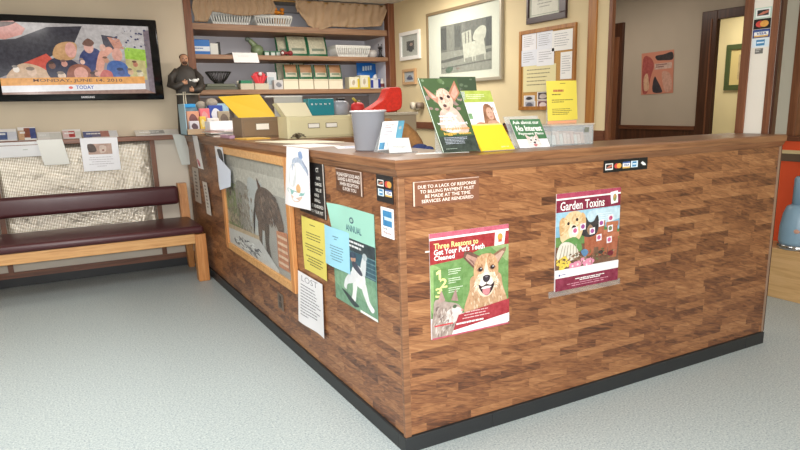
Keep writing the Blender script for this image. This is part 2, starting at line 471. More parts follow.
# hall: wainscot, dark doors
struct(B().box(HX-.02, 1.99, 0, HX, 2.93, 1.125, DARKW).box(HX-.032, 1.99, 1.125, HX, 2.93, 1.165, BROWNY, .003), 'trim_11')
d1 = struct(B().box(HX-.03, 2.93, 0, HX, 3.75, 2.19, DARKW, .004), 'door_1')
B().box(HX-.045, 2.965, .1, HX-.03, 3.06, 2.05, BROWN, .004).build('door_casing', parent=d1)
d2 = struct(B().box(HX-.03, 1.825, 0, HX+.02, 1.985, 2.17, DARKW, .005).box(HX-.03, 1.44, 2.09, HX+.02, 1.825, 2.17, DARKW, .004).box(HX-.03, 1.40, 0, HX+.1, 1.44, 2.17, DARKW, .005), 'door_2')
B().box(HX-.036, 1.87, .02, HX-.03, 1.885, 2.10, BROWN, .002).build('casing_bead', parent=d2)
# sticker pillar between counter and doorway
struct(B().box(2.43, .112, 0, 2.46, .315, CZ, WALL_WHITE), 'wall_pillar')
struct(B().box(2.420, .268, 0, 2.43, .322, CZ, BROWN, .002), 'trim_12')
struct(B().box(2.420, .112, 0, 2.43, .152, CZ, BROWN, .002).box(2.43, .096, 0, 2.464, .112, CZ, DARKW), 'trim_13')
# low orange partition with frame posts beyond the counter's end
struct(B().box(3.55, -.5, 0, 3.65, .80, 1.10, WALL_OR), 'wall_partition')
struct(B().box(3.53, -.5, 1.10, 3.67, .82, 1.135, BROWNY, .004), 'trim_14')
struct(B().box(3.535, -.5, 1.01, 3.55, .80, 1.035, mat((206, 186, 140), .5)).box(3.540, -.5, .955, 3.55, .80, 1.01, mat((96, 78, 62), .5)), 'trim_15')
struct(B().box(3.56, .705, 1.135, 3.64, .80, CZ, mat((196, 192, 176), .6)), 'wall_post')
struct(B().box(3.555, .645, 1.135, 3.645, .705, CZ, BROWN, .003), 'trim_16')

# ------------------------------------------------------------------ reception counter
LX = 2.38
ct = thing('reception_counter', 'long L-shaped reception counter faced in brown wood strip laminate with black base', 'counter', (1.0, 1.0, 0))
B().box(.004, 0, .072, LX, .05, 1.150, LAM).build('front_panel', ct)
B().box(0, .004, .072, .05, BY-.03, 1.150, LAM).build('side_panel', ct)
def outl(o, z):
    return [(-o, -o, z), (LX+o*.5, -o, z), (LX+o*.5, .33, z), (.40, .33, z), (.40, 1.95, z), (1.0, 1.95, z), (1.0, BY-.03, z), (-o, BY-.03, z)]
B().loft([outl(.002, 1.143), outl(.008, 1.150), outl(.018, 1.172), outl(.023, 1.176), outl(.024, 1.203), outl(.019, 1.21)], CTOP).build('countertop', ct)
B().box(-.006, -.007, .058, .022, .004, 1.145, CTOP, .002).box(-.007, -.006, .058, .004, .012, 1.145, CTOP, .002).build('corner_trim', ct)
B().box(LX-.012, -.005, .072, LX+.001, .01, 1.145, mat((150, 124, 104), .35)).build('end_trim', ct)
B().box(LX, -.003, .072, LX+.012, .33, 1.145, DARKW).build('end_panel', ct)
for x0, x1 in ((-.012, .430), (.432, 2.215), (2.217, LX+.004)):
    B().box(x0, -.012, 0, x1, .05, .070, RUBBER, .002).build('kickboard', ct)
B().box(-.012, .05, 0, .05, BY-.03, .070, RUBBER, .002).build('kickboard', ct)
B().box(.30, 1.97, 0, .98, BY-.05, 1.143, BROWNMETAL).build('inner_cabinet', ct)
B().box(2.05, .06, 0, LX-.01, .30, 1.143, BROWNMETAL).build('inner_support', ct)
dk = thing('inner_desk', 'desk surface behind the counter, mostly hidden', 'desk', (1.2, 1.2, 0))
B().box(.55, .75, 1.055, 1.75, 1.90, 1.09, SHELFW, .004).build('desktop', dk)
for x in (.58, 1.68):
    B().box(x, .78, 0, x+.05, 1.87, 1.055, BROWNMETAL).build('side', dk)

# ---- notices on the front face
W = (244, 244, 240)
s = Sheet(**on_front(.058, 1.123, .363, 1.029), base=(128, 84, 62), rough=.35, thick=.006)
s.rect(0, 0, 1, .035, (206, 170, 150)).rect(0, 0, .022, 1, (226, 200, 176))
for st, a, b, v in (('DUE TO A LACK OF RESPONSE', .07, .95, .16), ('TO BILLING PAYMENT MUST', .10, .92, .36), ('BE MADE AT THE TIME', .17, .86, .56), ('SERVICES ARE RENDERED', .12, .91, .76)):
    s.text(st, a, v, b, v+.14, (240, 226, 214), .012)
s.build('engraved_sign', 'engraved brown plaque about billing payment near the counter corner, right hand face', 'sign')

def pdog(s, cx, cy, k, kx):   # smiling ginger dog, k = scale in v, kx = scale in u
    e = lambda u, v, a, b, c, r=0: s.ell(cx+u*kx, cy+v*k, a*kx, b*k, c, r)
    bl = lambda pts, c: s.blob([(cx+u*kx, cy+v*k) for u, v in pts], c)
    pl = lambda pts, c: s.poly([(min(1, cx+u*kx), cy+v*k) for u, v in pts], c)
    fr = lambda u, v, a, b, n, cols, ln, sd, a0=None: s.fur(cx+u*kx, cy+v*k, a*kx, b*k, n, cols, ln*kx, sd, a0)
    bl([(-.95, 1.5), (-.78, .6), (-.62, .1), (.62, .1), (.86, .6), (1.0, 1.5)], (206, 156, 112))
    fr(.05, .85, .85, .6, 160, [(222, 180, 138), (190, 138, 94), (232, 200, 164), (206, 158, 112)], .22, 3, 1.4)
    pl([(-.50, -.10), (-1.08, -.62), (-1.02, -.86), (-.72, -.80), (-.22, -.56)], (112, 74, 60)); pl([(-.52, -.22), (-.98, -.62), (-.90, -.74), (-.34, -.50)], (190, 140, 120)); pl([(-.5, -.22), (-.86, -.6), (-.6, -.45)], (140, 96, 82))
    pl([(.56, -.14), (1.0, -.66), (1.02, -.80), (.74, -.74), (.30, -.56)], (150, 104, 78)); pl([(.56, -.22), (.94, -.64), (.82, -.68), (.40, -.50)], (206, 164, 140))
    bl([(-.58, .12), (-.56, -.28), (-.36, -.58), (0, -.66), (.38, -.58), (.60, -.28), (.62, .14), (.50, .52), (.30, .86), (.02, .98), (-.28, .86), (-.48, .50)], (214, 160, 110))
    fr(0, -.25, .52, .36, 120, [(204, 148, 98), (226, 178, 130), (190, 132, 86), (232, 190, 146)], .15, 5, -1.5)
    bl([(-.50, .42), (-.40, .10), (-.14, .02), (.02, -.36), (.16, .02), (.44, .10), (.52, .44), (.30, .84), (.02, .94), (-.28, .84)], (238, 214, 184))
    fr(-.36, .38, .18, .3, 50, [(246, 230, 206), (222, 186, 146), (236, 206, 172)], .16, 7, 2.2); fr(.42, .38, .18, .3, 50, [(246, 230, 206), (222, 186, 146), (236, 206, 172)], .16, 8, .9)
    bl([(-.24, .26), (0, .02), (.26, .26), (.34, .50), (.02, .58), (-.32, .50)], (248, 236, 220))
    bl([(-.44, -.10), (-.28, -.22), (-.14, -.10), (-.28, -.02)], (150, 100, 72)); bl([(.16, -.12), (.32, -.24), (.48, -.12), (.32, -.03)], (150, 100, 72))
    e(-.28, -.11, .105, .072, (40, 28, 28)); e(.32, -.13, .105, .072, (40, 28, 28)); e(-.25, -.14, .03, .022, (226, 226, 230)); e(.35, -.16, .03, .022, (226, 226, 230))
    bl([(-.16, .18), (.02, .12), (.2, .18), (.16, .34), (.02, .40), (-.12, .34)], (52, 42, 48)); e(.02, .19, .08, .03, (120, 112, 120))
    s.rect(cx, cy+.38*k, cx+.03*kx, cy+.48*k, (84, 56, 52))
    bl([(-.38, .44), (-.20, .52), (.02, .46), (.24, .52), (.42, .42), (.32, .70), (.04, .90), (-.26, .70)], (56, 30, 34))
    bl([(-.18, .66), (.02, .58), (.2, .64), (.16, .82), (.04, .88), (-.12, .82)], (222, 130, 136)); bl([(-.22, .58), (0, .54), (.24, .57), (.2, .62), (-.18, .63)], (238, 232, 222))
s = Sheet(**on_front(.127, .913, .516, .473), base=(238, 232, 236), rough=.22, thick=.003)
s.rect(0, 0, 1, .045, (214, 92, 116)).rect(0, .045, 1, .065, W)
s.rect(0, .065, 1, .80, (108, 154, 78)).blob([(0, .3), (.2, .4), (.35, .6), (.1, .75), (0, .7)], (140, 180, 100)).blob([(.7, .12), (1, .1), (1, .35), (.9, .3)], (150, 178, 110))
s.rect(0, .065, 1, .195, (178, 42, 46)).poly([(0, .19), (.68, .19), (.38, .27), (0, .29)], (178, 42, 46))
s.text('Three Reasons to', .05, .095, .60, .148, (250, 226, 150), .02); s.text("Get Your Pet's Teeth", .05, .150, .68, .205, W, .02); s.text('Cleaned', .05, .210, .30, .255, W, .02)
s.poly([(.82, .06), (.96, .055), (.94, .19), (.81, .195)], W).ell(.885, .115, .035, .035, (232, 160, 60)).rect(.86, .14, .91, .165, (214, 90, 50))
s.rect(.04, .34, .4, .7, (100, 148, 72))
s.poly([(.072, .365), (.105, .345), (.130, .345), (.130, .44), (.102, .44), (.102, .38), (.072, .39)], (246, 240, 150)); s.text('2', .115, .43, .205, .52, (246, 240, 150), .02); s.text('3', .06, .515, .145, .605, (246, 240, 150), .02)
for v, q in ((.355, 3), (.44, 3), (.53, 3)): s.lines(.22, v, .40, v+.06, q, (214, 228, 196), q+int(v*100), .4)
pdog(s, .69, .43, .265, .265)
s.blob([(.0, .99), (.02, .75), (.05, .62), (.2, .66), (.33, .70), (.38, .78), (.33, .87), (.26, .99)], (172, 150, 138))
s.poly([(.07, .66), (.12, .53), (.17, .64)], (186, 150, 140)); s.poly([(.24, .65), (.30, .54), (.33, .67)], (170, 132, 122))
s.blob([(.18, .76), (.3, .72), (.38, .77), (.32, .85), (.2, .88)], (216, 206, 200)); s.ell(.285, .715, .025, .018, (84, 100, 70)); s.ell(.38, .765, .015, .012, (206, 120, 120))
for k in range(5): s.blob([(.05+k*.03, .70+k*.05), (.09+k*.03, .69+k*.05), (.06+k*.03, .77+k*.04)], (126, 104, 96))
s.fur(.15, .82, .13, .16, 90, [(196, 176, 164), (138, 116, 106), (214, 200, 190), (160, 136, 124)], .05, 4, 1.9); s.rect(.03, .865, .26, .88, (214, 60, 66))
s.poly([(.33, .805), (1, .74), (1, .885), (.26, .95)], (178, 40, 50))
for k in range(3): s.lines(.42-k*.02, .80+k*.028-.01, .94, .822+k*.028-.01, 1, (236, 190, 190), 40+k, .4)
s.lines(.30, .885, .80, .905, 1, W, 77, .8)
s.poly([(.26, .95), (1, .885), (1, .975), (.24, .995)], (242, 238, 240)); s.rect(.0, .985, 1, 1, (206, 80, 100))
p1 = s.build('dental_poster', "red and green poster of a smiling ginger dog and kitten headed Three Reasons", 'poster')
B().box(.108, -.004, .84, .128, -.0005, .846, mat((230, 226, 220), .4)).build('tape', p1)

s = Sheet(**on_front(.776, 1.016, 1.166, .572), base=(240, 236, 236), rough=.22, thick=.003)
MG = (142, 34, 62)
s.rect(0, 0, 1, .05, (190, 62, 92)).rect(0, .05, 1, .066, W).rect(0, .066, 1, .19, MG)
s.text('Garden Toxins', .06, .085, .74, .175, W, .012)
s.poly([(.83, .04), (.95, .03), (.96, .155), (.85, .165)], W).ell(.905, .10, .03, .04, (150, 150, 80)).ell(.9, .085, .018, .02, (226, 160, 90))
s.rect(0, .19, 1, .78, (126, 184, 216)).rect(0, .19, 1, .33, (158, 208, 232)).blob([(.5, .22), (.75, .2), (1, .22), (1, .32), (.7, .36), (.5, .32)], (196, 226, 240))
s.lines(.62, .25, .93, .36, 5, (226, 240, 246), 3, .3)
s.rect(0, .44, 1, .66, (96, 140, 66)).rect(0, .54, 1, .78, (120, 82, 58))
for k in range(16): s.ell(R.uniform(.45, 1), R.uniform(.4, .48), .05, .03, (88+R.randint(-20, 20), 140, 60))
s.fur(.7, .46, .3, .06, 70, [(84, 130, 60), (120, 160, 80), (70, 110, 54)], .05, 81, -1.5)
for u, v in ((.52, .56), (.74, .58), (.88, .50), (.66, .48), (.90, .62)): s.poly([(u-.09, v-.12), (u+.09, v-.12), (u+.065, v+.12), (u-.065, v+.12)], (180, 92, 58)).rect(u-.1, v-.15, u+.1, v-.10, (200, 112, 74))
s.blob([(.36, .42), (.4, .34), (.45, .27), (.5, .32), (.57, .32), (.63, .26), (.66, .36), (.62, .46), (.48, .48)], (58, 54, 56)).blob([(.47, .40), (.52, .35), (.57, .40), (.52, .46)], (160, 120, 90))
s.blob([(.06, .42), (.1, .28), (.2, .20), (.34, .20), (.42, .27), (.42, .36), (.36, .48), (.22, .52), (.1, .50)], (244, 206, 150))
s.blob([(.05, .28), (.12, .25), (.12, .40), (.06, .42)], (220, 168, 104)).blob([(.38, .22), (.44, .25), (.45, .36), (.40, .37)], (226, 176, 112))
s.fur(.24, .34, .15, .13, 110, [(250, 218, 168), (232, 190, 130), (246, 210, 156), (224, 178, 118)], .05, 6)
s.blob([(.18, .38), (.24, .32), (.32, .36), (.3, .44), (.22, .46)], (252, 230, 194))
s.ell(.18, .31, .02, .017, (52, 36, 30)); s.ell(.31, .28, .02, .017, (52, 36, 30)); s.ell(.265, .36, .035, .026, (48, 34, 32)); s.blob([(.2, .40), (.27, .38), (.34, .40), (.28, .46)], (252, 232, 200))
s.blob([(.1, .5), (.3, .46), (.4, .6), (.2, .62)], (92, 150, 70))
s.blob([(.02, .66), (.06, .52), (.18, .50), (.3, .56), (.36, .66), (.2, .70)], (222, 214, 198))
for k in range(6): s.poly([(.04+k*.055, .69), (.10+k*.04, .53), (.11+k*.04, .53), (.055+k*.055, .70)], (178, 164, 140))
for u, v in ((.06, .70), (.13, .68), (.18, .72), (.10, .75)):
    for a in range(5): s.ell(u+.03*math.cos(a*1.256), v+.025*math.sin(a*1.256), .024, .018, (240, 206, 60))
for u, v in ((.34, .75), (.44, .72), (.54, .74), (.26, .76), (.48, .77)):
    for a in range(5): s.ell(u+.035*math.cos(a*1.256), v+.026*math.sin(a*1.256), .028, .02, (240, 138, 170))
    s.ell(u, v, .015, .012, (250, 214, 220))
s.fur(.5, .68, .45, .06, 60, [(100, 70, 50), (140, 100, 70), (90, 110, 60), (160, 120, 90)], .05, 82)
for u, v in ((.28, .39), (.40, .36), (.55, .42), (.69, .35), (.84, .31), (.66, .50), (.84, .42), (.83, .54)):
    s.poly([(u-.043, v-.03), (u+.04, v-.036), (u+.043, v+.032), (u-.04, v+.038)], (240, 232, 236)).ell(u, v, .03, .024, R.choice([(206, 70, 120), (170, 70, 150), (220, 90, 140), (110, 120, 80)]))
s.blob([(.38, .62), (.45, .6), (.5, .64), (.44, .68)], (86, 132, 176)).ell(.86, .69, .05, .03, (120, 30, 40)).ell(.7, .66, .04, .02, (60, 50, 44))
s.rect(0, .78, 1, .865, (244, 240, 240)).ell(.06, .835, .014, .012, (80, 90, 160)).lines(.08, .828, .2, .845, 1, (90, 90, 150), 5)
s.rect(0, .865, 1, 1, MG); s.lines(.24, .895, .84, .93, 2, W, 8, .55, True); s.lines(.12, .94, .9, .985, 2, (206, 130, 150), 9, .4, True)
p2 = s.build('garden_poster', 'maroon Garden Toxins poster with puppy, flowers and terracotta pots', 'poster')
B().box(.745, -.0032, .545, 1.19, -.0004, .574, clear_mat('clear_sleeve', (235, 235, 235), .88, .1)).build('sleeve_edge', p2)

def sticker_strip(s, cards, band=(24, 26, 30)):
    for kind, u0, v0, u1, v1 in cards:
        du, dv = u1-u0, v1-v0
        if kind == 'disc': s.rect(u0, v0, u1, v1, W).rect(u0+.1*du, v0+.14*dv, u1-.1*du, v1-.2*dv, (40, 38, 40)).poly([(u0+.12*du, v0+.7*dv), (u0+.5*du, v0+.35*dv), (u1-.12*du, v0+.25*dv), (u1-.12*du, v0+.5*dv), (u0+.5*du, v0+.68*dv)], (214, 116, 92))
        if kind == 'mc': s.ell(u0+.36*du, (v0+v1)/2, .30*du, .40*dv, (226, 60, 52)).ell(u0+.66*du, (v0+v1)/2, .30*du, .40*dv, (246, 168, 60))
        if kind == 'visa':
            s.rect(u0, v0, u1, v1, W).rect(u0, v0, u1, v0+.24*dv, (60, 96, 170)).rect(u0, v1-.24*dv, u1, v1, (236, 182, 80)).text('VISA', u0+.15*du, v0+.32*dv, u1-.12*du, v1-.32*dv, (44, 66, 150), .03, .03*du)
        if kind == 'amex': s.rect(u0, v0, u1, v1, (220, 238, 248)).rect(u0+.2*du, v0+.1*dv, u1-.2*du, v1-.1*dv, (52, 142, 206)).rect(u0+.25*du, v0+.38*dv, u1-.25*du, v1-.42*dv, (226, 242, 250))
s = Sheet(**on_front(1.052, 1.146, 1.333, 1.090), base=(24, 26, 30), rough=.3, thick=.003)
sticker_strip(s, [('disc', .03, .28, .20, .80), ('mc', .22, .26, .40, .78), ('visa', .42, .24, .59, .78), ('amex', .61, .22, .77, .76)])
s.poly([(.84, .45), (.89, .3), (.93, .62), (.90, .66)], W).poly([(.91, .38), (.97, .62), (.94, .68), (.90, .5)], W).rect(.80, 0, .803, 1, (60, 62, 66))
s.build('card_sticker', 'long black strip of payment card logos high on the counter above the garden poster', 'sticker')

# ---- notices on the side face
def plaque(s, rows, c):
    for st, a, b, v, h in rows: s.text(st, a, v, b, v+h, c, .015)
s = Sheet(**on_side(.600, 1.142, .318, 1.038), base=(92, 62, 46), rough=.35, thick=.006)
s.rect(0, 0, 1, .035, (190, 158, 140)).rect(.955, 0, 1, 1, (214, 190, 174))
plaque(s, [('PLEASE KEEP DOGS AND', .05, .93, .17, .15), ('LEASHED & RESTRAINED', .08, .93, .36, .15), ('WHEN RECEPTION', .15, .87, .56, .15), ('IS FOR YOU', .27, .78, .76, .15)], (236, 226, 220))
s.build('engraved_sign', 'small brown plaque with four rows of white capitals, upper side face of counter', 'sign')
s = Sheet(**on_side(1.12, 1.146, .752, .880), base=(28, 28, 30), rough=.35, thick=.005)
s.rect(.965, 0, 1, 1, (196, 188, 178))
plaque(s, [('CT', .72, .82, .08, .08), ('RATE', .74, .86, .24, .06), ('CHARGES', .66, .90, .35, .06), ('WILL BE', .68, .88, .46, .06), ('FOR US', .62, .78, .56, .06), ('SMALL', .6, .83, .66, .06), ('IS RENDERED', .5, .92, .77, .06), ('TO YOUR PET', .45, .9, .88, .06)], (224, 222, 216))
s.build('engraved_sign', 'black sign with white lettering partly covered by the child drawing', 'sign')
s = Sheet(**on_side(.187, 1.152, .043, 1.037), base=(34, 34, 38), rough=.3, thick=.002)
sticker_strip(s, [('disc', .08, .24, .46, .46), ('mc', .5, .22, .95, .50), ('amex', .1, .55, .46, .80), ('visa', .54, .54, .94, .78)])
s.build('card_sticker', 'square black sticker with four payment card logos beside the counter corner', 'sticker')
s = Sheet(**on_side(.156, 1.017, .046, .897), base=(244, 246, 248), rough=.3, thick=.002)
s.rect(.16, .1, .88, .62, (44, 140, 206)).rect(.28, .31, .95, .42, (206, 232, 246)).lines(.2, .30, .8, .33, 1, (190, 224, 242), 1)
s.text('Cards', .16, .67, .5, .74, (60, 60, 70), .01); s.text('Welcome', .16, .80, .8, .88, (150, 70, 70), .01)
s.build('card_sticker', 'white and blue card company sticker just below the square black one', 'sticker')
s = Sheet(**on_side(.690, .974, .224, .508), base=(160, 214, 198), rough=.3, thick=.002, bend=lambda u, v: .022*max(0, .22-u)*max(0, .3-v)/.066, n=(10, 10))
TQ = (34, 84, 112)
s.ell(.50, .12, .05, .03, TQ).ell(.50, .12, .03, .018, (160, 214, 198)); s.text('ANNUAL', .36, .17, .72, .235, TQ, .01)
s.rect(0.002, .30, 1, .42, (46, 62, 70)); s.lines(.12, .32, .92, .40, 2, (226, 232, 236), 7, .5)
s.rect(.002, .42, 1, .66, (62, 116, 128)).rect(.55, .42, 1, .62, (44, 88, 108)).rect(.002, .62, 1, 1, (104, 158, 122)).blob([(.0, .72), (.4, .66), (1, .7), (1, .85), (.4, .86), (.0, .82)], (120, 172, 132))
for k in range(5): s.rect(.75, .42+k*.045, 1, .43+k*.045, (96, 140, 150))
WU = (236, 238, 240)
s.blob([(.46, .60), (.6, .54), (.74, .60), (.76, .70), (.66, .76), (.5, .72)], WU)                       # pitcher in white uniform
s.blob([(.48, .70), (.58, .70), (.54, .84), (.50, .93), (.42, .92), (.46, .82)], WU).blob([(.64, .70), (.76, .68), (.84, .84), (.94, .90), (.88, .94), (.76, .86)], WU)
s.blob([(.50, .60), (.62, .60), (.52, .72), (.34, .78), (.30, .84), (.24, .82), (.30, .72)], (226, 230, 234))
s.blob([(.66, .58), (.72, .44), (.80, .44), (.76, .62)], (214, 222, 226)).ell(.77, .43, .05, .035, (190, 206, 212))
s.ell(.50, .49, .06, .045, (206, 150, 124)).blob([(.43, .49), (.46, .43), (.55, .43), (.57, .47)], (50, 70, 96)).blob([(.47, .53), (.56, .52), (.70, .6), (.66, .63), (.5, .58)], (66, 72, 92))
s.blob([(.18, .86), (.35, .88), (.48, .92), (.6, .95), (.5, .98), (.42, .97), (.3, .92)], (34, 54, 56))
s.rect(.62, .975, 1, 1, W)
s.build('event_poster', 'teal poster of a pitcher in white throwing on a green field', 'poster')
s = Sheet(**on_side(.780, .856, .492, .664, -.006), base=(158, 214, 236), thick=.001, bend=lambda u, v: .004*math.sin(u*5)+.004*v, n=(8, 8))
s.lines(.36, .2, .62, .32, 2, (80, 116, 140), 11, .35, True).lines(.22, .45, .8, .85, 6, (90, 126, 150), 12, .28, True)
s.build('blue_note', 'light blue half page notice overlapping the teal poster', 'notice')
s = Sheet(**on_side(1.112, .856, .788, .566), base=(222, 208, 104), thick=.001, bend=lambda u, v: .003+.003*math.sin(u*4+v*3), n=(8, 8))
for k, (v, n_) in enumerate(((.10, 1), (.26, 3), (.48, 3), (.70, 4))): s.lines(.12 if k else .35, v, .88 if k else .65, v+.05*n_, n_, (92, 84, 44), 20+k, .3, True)
s.build('yellow_notice', 'yellow printed notice taped to counter side, right of the oak frame', 'notice')
s = Sheet(**on_side(1.222, .535, .855, .245), base=(232, 232, 236), thick=.001, bend=lambda u, v: .006+.008*math.sin(u*5+1)*v+.010*v, n=(12, 12))
s.text('LOST', .16, .05, .80, .16, (120, 120, 132), -.01, slope=-.02)
s.lines(.12, .22, .9, .86, 11, (120, 120, 132), 31, .3)
s.build('handwritten_note', 'crumpled white handwritten sheet stuck below the yellow notice', 'notice')
o = thing('wall_outlet', 'small metal outlet plate low on the counter side', 'outlet', (-.001, 1.60, .21))
B().box(-.007, 1.548, .208, -.0005, 1.652, .312, mat((120, 104, 92), .4, .3), .002).build('cover_plate', o)
B().box(-.010, 1.58, .225, -.006, 1.62, .255, mat((70, 60, 54), .4)).box(-.010, 1.58, .265, -.006, 1.62, .295, mat((70, 60, 54), .4)).build('socket', o)
# oak picture frame on the side face
fr = thing('picture_frame', 'large oak picture frame with glazed horse photograph on the counter side', 'picture frame', (-.001, 2.1, .39))
y0, y1, z0, z1, w = 2.800, 1.235, .395, 1.152, .062
fb = B()
fb.box(-.028, y0-w, z0, -.001, y0, z1, OAKZ, .004).build('frame_stile', fr)
B().box(-.028, y1, z0, -.001, y1+w, z1, OAKZ, .004).build('frame_stile', fr)
B().box(-.026, y1+w, z1-w*.8, -.001, y0-w, z1, OAK, .004).build('frame_rail', fr)
B().box(-.026, y1+w, z0, -.001, y0-w, z0+w*.8, OAK, .004).build('frame_rail', fr)
s = Sheet(o=(-.006, y0-w, z1-w*.8), r=(0, y1-y0+2*w, 0), d=(0, 0, z0-z1+1.6*w), base=(178, 170, 164), thick=.002)
s.rect(0, 0, 1, .2, (196, 184, 170)).rect(0, .12, 1, .28, (222, 210, 196)).blob([(.0, .45), (.15, .3), (.3, .4), (.32, .7), (.1, .8), (0, .75)], (142, 150, 78)).rect(0, .62, .5, .75, (198, 172, 132))
s.blob([(.2, .3), (.4, .28), (.5, .45), (.46, .9), (.25, .8)], (170, 158, 146)).blob([(.42, .25), (.55, .2), (.66, .28), (.6, .95), (.46, .9)], (206, 206, 206))
HB = (104, 70, 54)   # dark bay horse
s.fur(.18, .56, .16, .26, 120, [(150, 128, 104), (176, 158, 136), (120, 92, 74), (132, 138, 84)], .07, 61, 1.5); s.fur(.40, .58, .10, .30, 80, [(186, 170, 152), (158, 130, 110), (206, 192, 176)], .07, 62, 1.5)
s.blob([(.52, .42), (.58, .28), (.68, .24), (.80, .28), (.88, .40), (.92, .55), (.88, .64), (.82, .56), (.76, .50), (.70, .62), (.62, .66), (.54, .56)], HB)
s.blob([(.56, .58), (.62, .6), (.60, .78), (.63, .95), (.57, .96), (.55, .78)], HB).blob([(.66, .6), (.72, .58), (.70, .76), (.72, .92), (.67, .92), (.65, .76)], (80, 54, 42))
s.fur(.72, .42, .16, .16, 110, [(78, 50, 40), (128, 88, 66), (96, 62, 48), (150, 112, 88)], .06, 63, 1.2); s.poly([(.60, .28), (.58, .16), (.64, .24)], HB).blob([(.54, .42), (.49, .55), (.48, .75), (.51, .6)], (54, 38, 32))
s.poly([(.82, .60), (.96, .58), (.96, .93), (.82, .93)], (214, 128, 84))
for k in range(5): s.rect(.83, .63+k*.06, .95, .655+k*.06, (240, 196, 160))
s.poly([(0, .78), (.56, .74), (.56, .78), (0, .83)], (206, 178, 140)); s.poly([(0, .83), (.56, .78), (.82, .97), (.82, 1), (0, 1)], (206, 204, 202)); s.fur(.34, .92, .26, .06, 60, [(96, 96, 104), (150, 150, 154), (226, 226, 224)], .07, 64, .1)
s.build('photograph', parent=fr)
B().box(-.014, y1+w*.9, z0+.045, -.012, y0-w*.9, z1-.045, PANE).build('glass', fr)
# sheets hanging from the counter edge
s = Sheet(o=(-.0275, 1.195, 1.215), r=(0, -.330, 0), d=(0, .035, -.305), base=(234, 232, 236), thick=.001,
          bend=lambda u, v: .004+.014*v*math.sin(u*4+.6)+.010*v, n=(14, 14))
s.blob([(.3, .22), (.5, .16), (.75, .2), (.9, .34), (.86, .38), (.6, .25), (.4, .28), (.32, .4)], (176, 192, 218)).blob([(.55, .08), (.68, .06), (.74, .16), (.6, .18)], (128, 160, 212)).blob([(.7, .2), (.92, .32), (.94, .44), (.8, .3)], (150, 166, 200))
s.blob([(.2, .35), (.42, .26), (.5, .5), (.42, .66), (.22, .6)], (212, 216, 220)).blob([(.15, .70), (.4, .72), (.75, .74), (.8, .68), (.75, .78), (.4, .8), (.18, .76)], (130, 194, 190)).blob([(.5, .66), (.58, .60), (.66, .66), (.64, .74), (.54, .74)], (228, 172, 110)).blob([(.32, .80), (.5, .84), (.72, .80), (.6, .9), (.42, .9)], (226, 190, 170))
dr = s.build('drawing', 'child crayon drawing on white paper hanging over the counter edge', 'drawing')
s = Sheet(o=(-.026, 3.66, 1.207), r=(0, -.20, 0), d=(0, -.22, -.255), base=(240, 240, 242), thick=.001, bend=lambda u, v: .004+.02*v, n=(6, 8))
s.blob([(.1, .72), (.5, .80), (.45, .95), (.12, .88)], (236, 120, 140)).blob([(.2, .84), (.4, .88), (.3, .96)], (206, 50, 70))
s.build('white_leaflet', 'white leaflet with pink mark slanting down counter side, far end', 'leaflet')
s = Sheet(**on_side(3.95, .925, 3.70, .62, -.004), base=(190, 182, 172), thick=.001); s.lines(.3, .1, .7, .9, 8, (110, 100, 92), 41, .5)
s.build('printed_strip', 'narrow grey printed strip on counter side beside the bench post', 'notice')
s = Sheet(o=(-.005, 3.57, .83), r=(0, -.17, 0), d=(0, -.12, -.26), base=(222, 216, 208), thick=.001, bend=lambda u, v: .012*v*v, n=(4, 8)); s.lines(.3, .1, .7, .85, 7, (150, 140, 132), 42, .5)
s.build('printed_strip', 'curled pale printed strip on counter side left of the oak frame', 'notice')
o = thing('folded_flyer', 'white folded flyer pinned over the top left corner of the oak frame', 'flyer', (-.03, 2.7, .85))
s = Sheet(o=(-.030, 2.87, 1.150), r=(0, -.24, 0), d=(0, -.02, -.14), base=(232, 234, 240), thick=.001); s.blob([(.3, .15), (.85, .2), (.9, .9), (.55, .95), (.4, .5)], (56, 56, 64))
s.build('upper_fold', parent=o)
B().prism([(-.033, 2.82, 1.02), (-.075, 2.64, 1.10), (-.075, 2.63, .85), (-.034, 2.84, .87)], (.0012, 0, 0), mat((226, 230, 240), .5)).build('left_fold', o)
B().prism([(-.075, 2.64, 1.10), (-.034, 2.44, 1.00), (-.034, 2.48, .885), (-.075, 2.63, .85)], (.0012, 0, 0), mat((206, 212, 226), .5)).build('right_fold', o)
s = Sheet(o=(-.125, 4.045, 1.208), r=(.10, 0, 0), d=(.055, .02, -.27), base=(206, 210, 204), thick=.001, bend=lambda u, v: .012*math.sin(u*3), n=(6, 6))
s.build('loose_paper', 'pale grey-green sheet curling down where the ledge meets the counter', 'paper')

# ------------------------------------------------------------------ bench
bn = thing('waiting_bench', 'oak waiting bench with maroon vinyl seat and back bolster', 'bench', (-.85, 3.75, 0))
for x in (-1.70, -.137):
    B().box(x, 3.43, 0, x+.09, 3.52, .405, OAKZ, .006).build('front_leg', bn)
    B().loft([[(x+(.035 if x > -1 else -.0), 4.04, 0), (x+.085, 4.04, 0), (x+.085, 4.10, 0), (x+(.035 if x > -1 else 0), 4.10, 0)][::1],
              [(x+.01, 4.0, .40), (x+.085, 4.0, .40), (x+.085, 4.08, .40), (x+.01, 4.08, .40)],
              [(x+.01, 4.04, .775), (x+.085, 4.04, .775), (x+.085, 4.12, .775), (x+.01, 4.12, .775)]], OAKZ).build('rear_post', bn)
B().box(-1.61, 3.425, .330, -.137, 3.455, .412, OAK, .004).build('apron', bn)
B().box(-1.61, 3.99, .330, -.137, 4.02, .40, OAK, .004).build('rear_rail', bn)
for x in (-1.69, -.085): B().box(x, 3.50, .335, x+.03, 4.01, .40, OAKZ, .003).build('side_rail', bn)
B().box(-1.68, 3.405, .412, -.06, 4.03, .478, MAROON, .028, seg=5).build('seat_cushion', bn)
